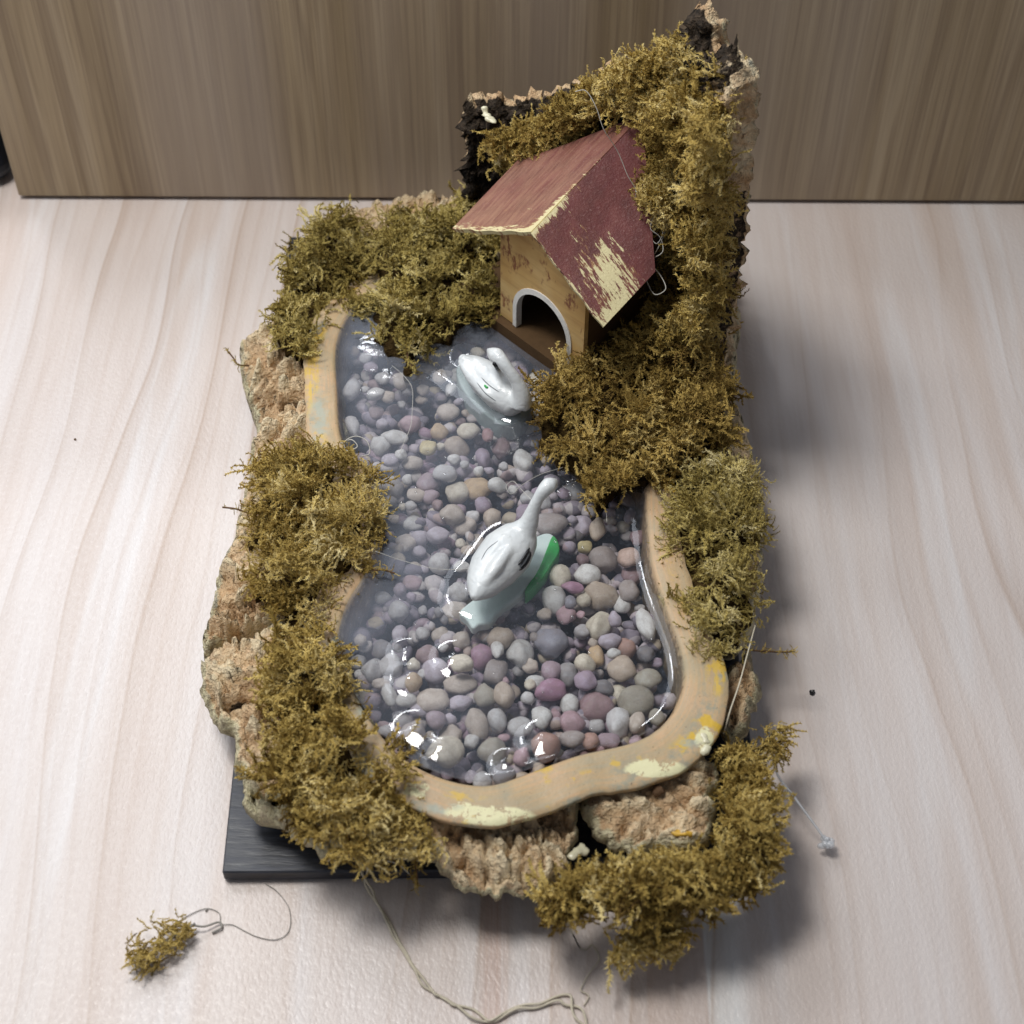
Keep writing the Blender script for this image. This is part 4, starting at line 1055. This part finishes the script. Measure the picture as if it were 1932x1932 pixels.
def fronds_mesh(pos, dirs, scl, tone, seed, ref=None, which=None):
    r = np.random.default_rng(seed); n = len(pos)
    dirs = dirs / (np.linalg.norm(dirs, axis=1)[:, None] + 1e-9)
    if ref is None: ref = r.normal(size=(n, 3)) * .7 + np.array([0, 0, 1.0])
    y = np.cross(ref, dirs); y /= np.linalg.norm(y, axis=1)[:, None] + 1e-9
    z = np.cross(dirs, y)
    R = np.stack([dirs, y, z], 2)
    if which is None: which = r.integers(0, len(FRONDS), n)
    VV, QQ, TT = [], [], []; off = 0
    for k, (v, q, tp) in enumerate(FRONDS):
        s = np.where(which == k)[0]
        if not len(s): continue
        w = np.einsum('nij,vj->nvi', R[s], v) * scl[s][:, None, None] + pos[s][:, None, :]
        VV.append(w.reshape(-1, 3))
        QQ.append((q[None] + (off + np.arange(len(s)) * len(v))[:, None, None]).reshape(-1, 3)); off += len(s) * len(v)
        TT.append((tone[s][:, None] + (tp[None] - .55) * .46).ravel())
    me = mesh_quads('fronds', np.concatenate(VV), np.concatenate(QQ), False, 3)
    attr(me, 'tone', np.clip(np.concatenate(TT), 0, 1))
    return me
def tone_at(p, r, base):
    return base + .05 + .36 * fbm(p * 7, 3, 90) + r.normal(0, .15, len(p))
FR_TOTAL = 0
def moss_clump(label, uv, z0, thick, n, mat='moss', size=.085, tone=.52, seed=0, up=.45, spread=.05, hang=.0, mat_scale=.55, core=True, lump=10.5, zfun=None):
    global FR_TOTAL
    r = np.random.default_rng(seed + 500)
    thick = thick * .95; size = size * .92; n = int(n * 1.9)
    poly = resample(catmull(PP(uv, z0 + thick * .5)[:, :2], 6, True), 160)
    cen = poly.mean(0)
    dd = poly - cen
    KT = 9; n = int(n / KT * 1.25)
    poly = poly + .07 * fbm(poly * 11, 3, seed + 3)[:, None] * dd / np.linalg.norm(dd, axis=1)[:, None]
    lo, hi = poly.min(0), poly.max(0)
    pts = np.empty((0, 2))
    while len(pts) < n:
        c = r.uniform(lo, hi, (n * 3, 2)); c = c[sdf(c, poly)[0] > size * .18]; pts = np.vstack([pts, c])
    pts = pts[:n]
    def height(q, s):
        l = vnoise(q * lump, seed) * .6 + vnoise(q * lump * 2.1 + 4, seed + 1) * .4
        return thick * np.clip(.34 + 2.1 * (l * .5 + .18), .03, 1.3) * np.clip(.25 + s / .10, 0, 1)
    zbase = (lambda q: np.full(len(q), z0)) if zfun is None else zfun
    lv = vnoise(pts * lump, seed) * .6 + vnoise(pts * lump * 2.1 + 4, seed + 1) * .4
    kp = r.random(n) < np.clip(.95 + 2.6 * lv, .10, 1)
    pts = pts[kp]; n = len(pts)
    s, near = sdf(pts, poly)
    h = height(pts, s)
    zz = zbase(pts) + h * r.uniform(.25, 1.0, n) ** .6
    outw = near - pts; outw /= np.linalg.norm(outw, axis=1)[:, None] + 1e-9
    th = 2.6 * math.pi * vnoise(pts * 3.2, seed + 7) + 1.5 * vnoise(pts * 11, seed + 8) + r.normal(0, .8, n)
    # slope of lumps pushes fronds outward from each lump
    e = .012
    gx = (height(pts + [e, 0], s) - height(pts - [e, 0], s)) / (2 * e); gy = (height(pts + [0, e], s) - height(pts - [0, e], s)) / (2 * e)
    ed = np.clip(1 - s / .06, 0, 1)
    d = np.c_[np.cos(th), np.sin(th), np.zeros(n)] * .8
    d[:, 0] -= gx * .7; d[:, 1] -= gy * .7
    d[:, 0] += outw[:, 0] * ed * 1.1; d[:, 1] += outw[:, 1] * ed * 1.1
    d[:, 2] = up * r.uniform(-.25, 1.5, n) - ed * (.25 + hang)
    scl = size * r.uniform(.55, 1.25, n) * np.where(r.random(n) < .04, 1.5, 1.0)
    pos = np.c_[pts, zz]
    tn = tone_at(pos, r, tone)
    pos, d, scl, ti, ref, which = tufts(pos, d, scl, KT, r)
    tn = tn[ti] + r.normal(0, .06, len(ti))
    root = empty('moss_clump', (*cen, z0))
    tag(root, label, 'moss', 'dried moss clumps glued around the pond')
    me = fronds_mesh(pos, d, scl, tn, seed, ref, which)
    FR_TOTAL += len(me.polygons)
    o = adopt(new_obj('fronds', me, M[mat]), root); o['kind'] = 'stuff'
    if core:
        sh = poly - smooth_ring(ring_normals(poly), 6) * .035
        g, sd_, q = grid_poly(sh, .016)
        hz = height(g, sd_) * mat_scale + .012 * fbm(g * 30, 3, seed) * np.clip(sd_ / .02, 0, 1)
        V, Q = boundary_loop_skirt(np.c_[g, zbase(g) + hz - .01], q, z0 - .04)
        adopt(new_obj('dead_moss_mat', mesh_quads('dead_moss_mat', V, Q), M['mat']), root)
    return root

moss_clump('olive moss clump on the far left corner above the yellow rim', [(505, 570), (530, 490), (575, 440), (610, 400), (640, 372), (690, 395), (722, 440), (700, 500), (700, 560), (690, 585), (640, 590), (600, 625), (572, 675), (520, 650), (500, 610)],
           .29, .14, 1250, 'moss_green', .085, .50, 1, hang=.2)
moss_clump('fern-like moss clump between the far left corner and the house', [(700, 440), (760, 405), (840, 385), (880, 345), (930, 350), (940, 420), (945, 520), (942, 595), (895, 590), (860, 625), (815, 632), (780, 660), (765, 692), (745, 650), (700, 625), (690, 560), (690, 500)],
           .31, .16, 1500, 'moss_green', .095, .52, 2, hang=.3)
moss_clump('golden moss clump on the left bank beside mid pond', [(470, 855), (520, 835), (570, 838), (640, 850), (700, 866), (735, 955), (722, 1020), (690, 1060), (705, 1085), (655, 1110), (640, 1150), (600, 1190), (550, 1195), (525, 1150), (480, 1080), (466, 1000), (462, 920)],
           .28, .16, 1800, 'moss', .072, .58, 3, hang=.15)
moss_clump('ragged moss clump on the lower left bank beside the glossy pebbles', [(495, 1270), (520, 1235), (570, 1225), (640, 1240), (668, 1290), (660, 1330), (700, 1365), (745, 1385), (795, 1438), (760, 1490), (700, 1500), (600, 1490), (540, 1480), (495, 1460), (485, 1390), (500, 1330)],
           .29, .15, 1350, 'moss', .080, .55, 4, hang=.2)
moss_clump('moss clump drooping over the front left edge of the black board', [(570, 1490), (640, 1480), (740, 1500), (800, 1530), (850, 1570), (830, 1605), (800, 1610), (788, 1650), (770, 1610), (700, 1610), (620, 1590), (585, 1540)],
           .25, .13, 850, 'moss', .080, .52, 5, hang=.5, core=False)
moss_clump('large shaggy moss clump hanging off the front right corner', [(1360, 1400), (1420, 1375), (1468, 1352), (1472, 1380), (1440, 1440), (1455, 1540), (1460, 1620), (1445, 1670), (1400, 1670), (1340, 1690), (1300, 1700), (1200, 1700), (1120, 1700), (1070, 1722), (1020, 1718), (1010, 1690), (1050, 1645), (1140, 1632), (1240, 1626), (1335, 1606), (1366, 1530), (1350, 1450)],
           .20, .15, 2200, 'moss', .090, .50, 6, hang=.5, up=.5)
moss_clump('pale moss tongue dangling lowest at the front right corner', [(1170, 1690), (1310, 1680), (1312, 1750), (1265, 1770), (1222, 1775), (1208, 1815), (1168, 1805), (1130, 1775), (1145, 1730)],
           .11, .08, 620, 'moss', .085, .64, 7, hang=.5, core=False)
moss_clump('olive moss mat on the right bank with the dense curly patch', [(1240, 880), (1320, 865), (1390, 850), (1430, 900), (1440, 970), (1435, 1040), (1440, 1100), (1425, 1170), (1390, 1225), (1335, 1245), (1295, 1220), (1280, 1150), (1262, 1090), (1250, 1020), (1285, 975), (1262, 920)],
           .29, .13, 1900, 'moss_green', .062, .62, 8, up=.35)
moss_clump('moss clump with shade painted into its dark brown, spilling into the pond under the doorway', [(1036, 722), (1068, 694), (1120, 672), (1180, 650), (1240, 660), (1310, 720), (1375, 770), (1380, 840), (1300, 870), (1215, 900), (1160, 918), (1115, 925), (1075, 880), (1030, 835), (1018, 780)],
           .33, .16, 2100, 'moss_brown_shade', .090, .52, 9, hang=.3)
moss_clump('brown moss tuft between the roof edge and the standing bark', [(1120, 640), (1160, 600), (1230, 530), (1290, 500), (1370, 540), (1380, 640), (1370, 760), (1290, 730), (1200, 680)],
           .36, .20, 1100, 'moss_brown_shade', .090, .46, 10)

# moss on the standing bark wall: roots scattered over its inner face
def wall_moss(label, uv, n, thick, mat, size, tone, seed, down=.35, over_top=False):
    r = np.random.default_rng(seed + 900); poly = np.array(uv, float); KT = 9; n = int(n / KT * 2.2)
    pos = np.empty((0, 3)); nor = np.empty((0, 3)); base = np.empty((0, 3))
    while len(pos) < n:
        i = r.integers(0, len(WPLAN), 4000); h = r.uniform(0, 1.0, 4000)
        zz = .1 + (WTOP[i] - .1) * h + (r.uniform(0, .05, 4000) if over_top else 0)
        nn = np.c_[-WN[i] + WT[i] * (.75 * (WS[i] > .93))[:, None], np.full(4000, .25)]
        p0 = np.c_[WPLAN[i] - WN[i] * (WTH[i] * .5 - .03 * np.sin(h * math.pi))[:, None], zz]
        endk = (WS[i] > .90)[:, None] * r.uniform(0, 1, (4000, 1))
        p0[:, :2] += endk * (WT[i] * .05 + WN[i] * WTH[i][:, None] * 1.0)
        l = vnoise(p0 * 8, seed) * .6 + vnoise(p0 * 17, seed + 1) * .4
        hgt = thick * np.clip(.36 + 1.7 * (l * .5 + .22), .05, 1.25)
        p = p0 + nn * (hgt * r.uniform(.2, 1, 4000) ** .6)[:, None]
        k = inside(project(p), poly) & (r.random(4000) < np.clip(.95 + 2.4 * l, .12, 1))
        pos = np.vstack([pos, p[k]]); nor = np.vstack([nor, nn[k]]); base = np.vstack([base, p0[k]])
    pos, nor = pos[:n], nor[:n]
    flow = np.stack([vnoise(pos * 3.3, seed + 4), vnoise(pos * 3.3, seed + 5), vnoise(pos * 3.3, seed + 6)], 1) * 1.6
    d = nor * .65 + flow + r.normal(0, .45, (n, 3)); d[:, 2] -= down * .4
    inw = (np.einsum('ij,ij->i', d, nor) < -.1)
    d[inw] += nor[inw] * .9
    scl = size * .95 * r.uniform(.6, 1.25, n)
    tn = tone_at(pos, r, tone); pos, d, scl, ti, ref, which = tufts(pos, d, scl, KT, r); tn = tn[ti] + r.normal(0, .06, len(ti))
    root = empty('moss_clump', pos.mean(0)); tag(root, label, 'moss', 'dried moss clumps glued around the pond')
    me = fronds_mesh(pos, d, scl, tn, seed, ref, which)
    o = adopt(new_obj('fronds', me, M[mat]), root); o['kind'] = 'stuff'
    return root
wall_moss('moss clump on the standing bark right of the roof', [(1218, 262), (1260, 215), (1330, 200), (1375, 270), (1412, 300), (1425, 420), (1420, 490), (1402, 560), (1388, 620), (1330, 620), (1250, 600), (1238, 500), (1222, 380)], 2300, .20, 'moss', .085, .52, 21)
wall_moss('yellow moss crest along the top of the standing bark', [(1130, 130), (1180, 100), (1230, 85), (1290, 75), (1345, 80), (1370, 150), (1380, 260), (1300, 250), (1230, 205), (1180, 195), (1125, 195)], 1500, .13, 'moss', .080, .62, 22, over_top=True)
wall_moss('rounded moss tuft over the left roof slope of the house', [(1030, 130), (1060, 98), (1100, 110), (1130, 140), (1140, 200), (1120, 240), (1060, 270), (1010, 320), (960, 330), (925, 290), (940, 250), (985, 235), (1010, 190)], 1500, .15, 'moss', .080, .52, 23, over_top=True)
wall_moss('small moss patch low on the right edge of the standing bark', [(1250, 590), (1330, 580), (1392, 560), (1392, 720), (1330, 740), (1260, 690)], 700, .16, 'moss', .085, .58, 24)

# ------------------------------------------------------------------ loose bits
def strand(name, label, cat, pts, r, mat, jit=0.0, group=None, strands=1):
    parts = []
    base = catmull([P(*p) for p in pts], 10)
    for s_ in range(strands):
        q = base.copy()
        if strands > 1:
            t = np.arange(len(q)) * .33 + s_ * math.pi * 2 / strands; a = r * 1.5 * (1 + .8 * np.sin(np.arange(len(q)) * .11))
            q[:, 0] += a * np.cos(t); q[:, 1] += a * np.sin(t * .9); q[:, 2] += r * (.8 + .8 * np.sin(t))
        if jit: q += jit * np.stack([fbm(q * 8 + s_ * 7 + k * 3, 3, 60 + k) for k in range(3)], 1) * np.array([1, 1, .4])
        parts.append(tube(q, r, 5))
    V_, F_ = join(parts); V_ = np.array(V_); V_[:, 2] = np.maximum(V_[:, 2], .0015)
    o = new_obj(name, mesh_from(name, V_, F_), mat)
    return tag(o, label, cat, group)
strand('thread', 'long twisted beige thread trailing from the moss to the front table edge', 'thread',
       [(690, 1612, .12), (688, 1640, .07), (700, 1680, .02), (722, 1720, .008), (750, 1775, .006), (785, 1828, .006), (812, 1868, .006), (845, 1890, .006), (890, 1910, .006), (925, 1926, .006), (975, 1902, .006), (1020, 1898, .006), (1060, 1884, .006), (1085, 1905, .006), (1110, 1945, .006)],
       .0036, M['thread'], .012, strands=2)
strand('thread', 'short pale thread arching off the front edge of the board', 'thread', [(690, 1616, .13), (720, 1622, .12), (750, 1630, .10), (768, 1645, .07), (785, 1662, .05)], .0018, M['hair'])
strand('thread', 'thin pale thread hanging below the front right moss', 'thread', [(1068, 1660, .16), (1058, 1690, .10), (1062, 1730, .04), (1075, 1765, .004), (1100, 1790, .004), (1122, 1778, .004), (1135, 1810, .004), (1110, 1850, .004), (1098, 1868, .004), (1112, 1885, .004), (1100, 1900, .004)], .0018, M['thread'], .02)
strand('thread', 'clear glue string stretched out to a small blob right of the moss', 'thread', [(1458, 1425, .16), (1470, 1465, .13), (1500, 1505, .11), (1530, 1545, .08), (1555, 1582, .05), (1562, 1600, .04)], .0038, M['nylon'], .006)
gl_ = []
for k in range(9):
    p = P(1560 + random.gauss(0, 6), 1588 + random.gauss(0, 9), .04 + random.uniform(-.01, .01)); s_ = random.uniform(.006, .013)
    gl_.append((bco * s_ * np.array([1, random.uniform(.6, 1.2), .8]) + p, bfc))
V_, F_ = join(gl_)
tag(new_obj('glue_blob', mesh_from('glue_blob', V_, F_), M['nylon']), 'small clear glue blob at the end of the glue string', 'glue')
# nylon tangle beside the roof
strand('nylon_line', 'long clear nylon line looped over the roof ridge', 'nylon line', [(1085, 172, 1.22), (1105, 172, 1.22), (1125, 205, 1.18), (1140, 245, 1.12), (1165, 285, 1.04), (1185, 330, .97), (1200, 360, .92), (1192, 385, .88), (1165, 390, .87), (1175, 402, .86), (1205, 395, .86), (1218, 440, .80)], .0013, M['hair'], .004)
strand('nylon_line', 'nylon loop dangling at the lower right corner of the roof', 'nylon line', [(1238, 400, .86), (1256, 430, .82), (1240, 470, .78), (1216, 500, .74), (1228, 500, .75), (1246, 520, .72), (1256, 545, .70), (1236, 556, .69), (1222, 535, .70), (1212, 505, .74)], .0017, M['hair'], .004)
strand('nylon_line', 'knotted nylon tangle against the right roof edge', 'nylon line', [(1200, 360, .92), (1222, 380, .90), (1235, 410, .86), (1225, 440, .83), (1240, 460, .81), (1252, 435, .83), (1238, 410, .86), (1228, 432, .84), (1246, 448, .82), (1250, 475, .79), (1222, 490, .76)], .0015, M['hair'], .006)
strand('hair', 'fine pale hair lying over the far left of the water', 'hair', [(740, 690, .315), (755, 702, .315), (776, 728, .315), (778, 760, .315), (775, 800, .315), (762, 835, .315), (755, 855, .315)], .0008, M['hair'], .004)
strand('hair', 'looped pale hair beside the head of the middle swan', 'hair', [(1062, 882, .32), (1020, 895, .315), (985, 915, .315), (965, 932, .315), (955, 918, .315), (968, 908, .315), (985, 925, .315), (1005, 945, .33)], .0009, M['hair'])
strand('hair', 'straight hair bridging the water left of the middle swan', 'hair', [(708, 1040, .36), (760, 1058, .34), (820, 1073, .325), (868, 1074, .32), (900, 1070, .33)], .0008, M['hair'])
strand('hair', 'dry brown stalk leaning over the right rim corner', 'stalk', [(1425, 1180, .30), (1410, 1235, .32), (1395, 1290, .32), (1378, 1340, .31), (1365, 1385, .28)], .0022, M['thread'])
strand('hair', 'thin hair hanging from the shade-darkened moss over the water', 'hair', [(1120, 905, .36), (1130, 935, .33), (1143, 965, .315), (1145, 985, .31)], .0009, M['hair'])
strand('thread', 'tangled grey root fibres where the left moss meets the rim', 'fibre', [(640, 835, .36), (660, 828, .37), (672, 842, .36), (655, 850, .36), (648, 832, .37), (668, 822, .37), (690, 832, .36), (696, 855, .34), (680, 862, .34)], .0018, M['hair'], .01)
# loose moss sprig
def loose_sprig():
    r = np.random.default_rng(77); n = 150
    a, c = P(368, 1742, .03), P(262, 1812, .03)
    t = r.uniform(0, 1, n) ** .9
    pos = a + (c - a) * t[:, None]; ax = (c - a) / np.linalg.norm(c - a); sd_ = np.array([-ax[1], ax[0], 0])
    pos = pos + sd_ * r.normal(0, .020, n)[:, None] * np.interp(t, [0, .3, .8, 1], [.5, 1.2, 1.2, .3])[:, None]; pos[:, 2] = r.uniform(.008, .06, n)
    d = ax * r.uniform(.4, 1.2, n)[:, None] + sd_ * r.normal(0, .55, n)[:, None]; d[:, 2] = r.normal(.05, .25, n)
    root = empty('moss_sprig', (*((a + c) / 2)[:2], 0)); tag(root, 'loose golden moss sprig lying alone on the table at lower left', 'moss')
    me = fronds_mesh(pos, d, .055 * r.uniform(.6, 1.2, n), .60 + r.normal(0, .12, n), 31)
    co = np.empty(len(me.vertices) * 3, np.float32); me.vertices.foreach_get('co', co); co = co.reshape(-1, 3); co[:, 2] = np.maximum(co[:, 2], .002); me.vertices.foreach_set('co', co.ravel())
    o = adopt(new_obj('fronds', me, M['moss']), root); o['kind'] = 'stuff'
    V_, F_ = join([tube(catmull([P(360, 1745, .03), P(385, 1748, .02), P(412, 1740, .012), P(418, 1750, .008), P(400, 1760, .006)], 6), .003, 5), tube(catmull([a, (a + c) / 2, c], 6), .0035, 5)])
    adopt(new_obj('stem', mesh_from('stem', V_, F_), M['hairgrey']), root)
loose_sprig()
strand('hair', 'long grey hair curling round the loose moss sprig', 'hair', [(258, 1838, .004), (258, 1810, .004), (300, 1770, .004), (340, 1735, .004), (385, 1715, .004), (412, 1722, .004), (417, 1742, .006), (440, 1745, .004), (480, 1765, .004), (520, 1772, .004), (545, 1755, .004), (545, 1715, .004), (525, 1685, .004), (500, 1668, .004)], .0012, M['hairgrey'], .004)
def crumb(label, u, v, s_, mat, seed):
    bm = bmesh.new(); bmesh.ops.create_icosphere(bm, subdivisions=2, radius=1)
    for vv in bm.verts:
        vv.co = Vector(vv.co) * (s_ * (1 + .35 * float(vnoise(np.array([vv.co[:]]) * 1.7, seed)[0])))
    me = bpy.data.meshes.new('crumb'); bm.to_mesh(me); bm.free()
    o = new_obj('crumb', me, mat); p = P(u, v, 0); o.location = (p[0], p[1], s_ * .7); return tag(o, label, 'crumb')
crumb('round black crumb on bare table right of the bark sliver', 1532, 1308, .0085, M['black'], 1)
crumb('brown crumb on the table below the dangling pale moss tongue', 1270, 1782, .010, M['stem'], 2)
# stray sprigs that stick out
def sprig(label, pts, n, size, mat, tone, seed, stem=True):
    r = np.random.default_rng(seed); path = catmull([P(*p) for p in pts], 14); i = np.sort(r.integers(0, len(path), n))
    T = np.gradient(path, axis=0); T /= np.linalg.norm(T, axis=1)[:, None]
    d = T[i] * .8 + r.normal(0, .5, (n, 3))
    root = empty('moss_sprig', path[0]); tag(root, label, 'moss', 'stray moss sprigs')
    me = fronds_mesh(path[i], d, size * r.uniform(.6, 1.2, n), tone + r.normal(0, .1, n), seed)
    o = adopt(new_obj('fronds', me, M[mat]), root); o['kind'] = 'stuff'
    V_, F_ = tube(path, .003, 5); adopt(new_obj('stem', mesh_from('stem', V_, F_), M['stem']), root)
sprig('stray moss sprig poking left off the yellow part of the rim', [(470, 690, .24), (450, 688, .25), (440, 675, .25), (428, 660, .25)], 16, .03, 'moss_green', .5, 1)
sprig('thin moss sprig poking left from the golden left clump', [(468, 968, .25), (445, 960, .25), (420, 957, .24)], 10, .022, 'moss_green', .5, 2)
sprig('curled moss sprig reaching over the water from the left clump', [(700, 1062, .34), (705, 1075, .34), (722, 1075, .34), (745, 1082, .33)], 26, .032, 'moss', .58, 3)
sprig('horizontal moss sprig sticking out right of the rim corner', [(1400, 1225, .24), (1430, 1228, .24), (1465, 1230, .22), (1492, 1230, .22)], 34, .028, 'moss', .55, 4)
sprig('moss spike hanging down off the front left board edge', [(782, 1590, .2), (784, 1620, .17), (786, 1645, .14), (787, 1668, .11)], 34, .04, 'moss', .52, 5)
sprig('dangling moss sprig over the far water below the fern-like clump', [(760, 620, .38), (766, 650, .36), (770, 675, .34), (778, 692, .33)], 36, .045, 'moss_green', .5, 6)
# glue and paint on the bark and rim
def blob(label, cat, uvs, z, r, mat, seed):
    pr = []
    rr = np.random.default_rng(seed)
    for (u, v) in uvs:
        p = P(u, v, z + rr.uniform(-.008, .008)); s_ = r * rr.uniform(.7, 1.3, 3) * np.array([1.2, 1, .6])
        w = bco * (1 + .3 * vnoise(bco * 1.5 + u, seed))[:, None] * s_; pr.append((w + p, bfc))
    me = remeshed(cat, pr, .006, 2)
    tag(new_obj('glue_blob', me, mat), label, cat, 'blobs of dried glue')
blob('cream dried glue lump at the lower right corner of the rim', 'glue', [(1328, 1388), (1332, 1398), (1335, 1410), (1330, 1418)], .325, .012, M['glue'], 3)
blob('cream dried glue between the two front bark pieces', 'glue', [(1088, 1605), (1098, 1600), (1080, 1615), (1104, 1606)], .19, .012, M['glue'], 4)
blob('pale glue drip on top of the standing bark left end', 'glue', [(914, 204), (916, 210), (919, 217), (924, 224), (931, 229)], .86, .012, M['glue'], 5)
M['amber'] = m_plain('amber_glue', (.22, .085, .035), .12, .6, 30, .4, (.30, .05, .03))
M['ochre'] = m_plain('ochre_paint', (.62, .37, .05), .5, .4)
blob('ochre paint flakes on the lower edge of the front right bark', 'paint', [(1276, 1571), (1284, 1572), (1292, 1573), (1300, 1574)], .262, .011, M['ochre'], 7)
bead = crumb('dark bead stuck in the glue on the front right bark', 1242, 1492, .016, M['stem'], 5); bead.location = tuple(P(1242, 1492, .275)); bead['category'] = 'bead'
crumb('tiny grey crumb on the table left of the loose moss sprig', 390, 1718, .004, M['hairgrey'], 8)
crumb('tiny dark crumb on the pale table near the far left corner', 142, 830, .004, M['stem'], 9)
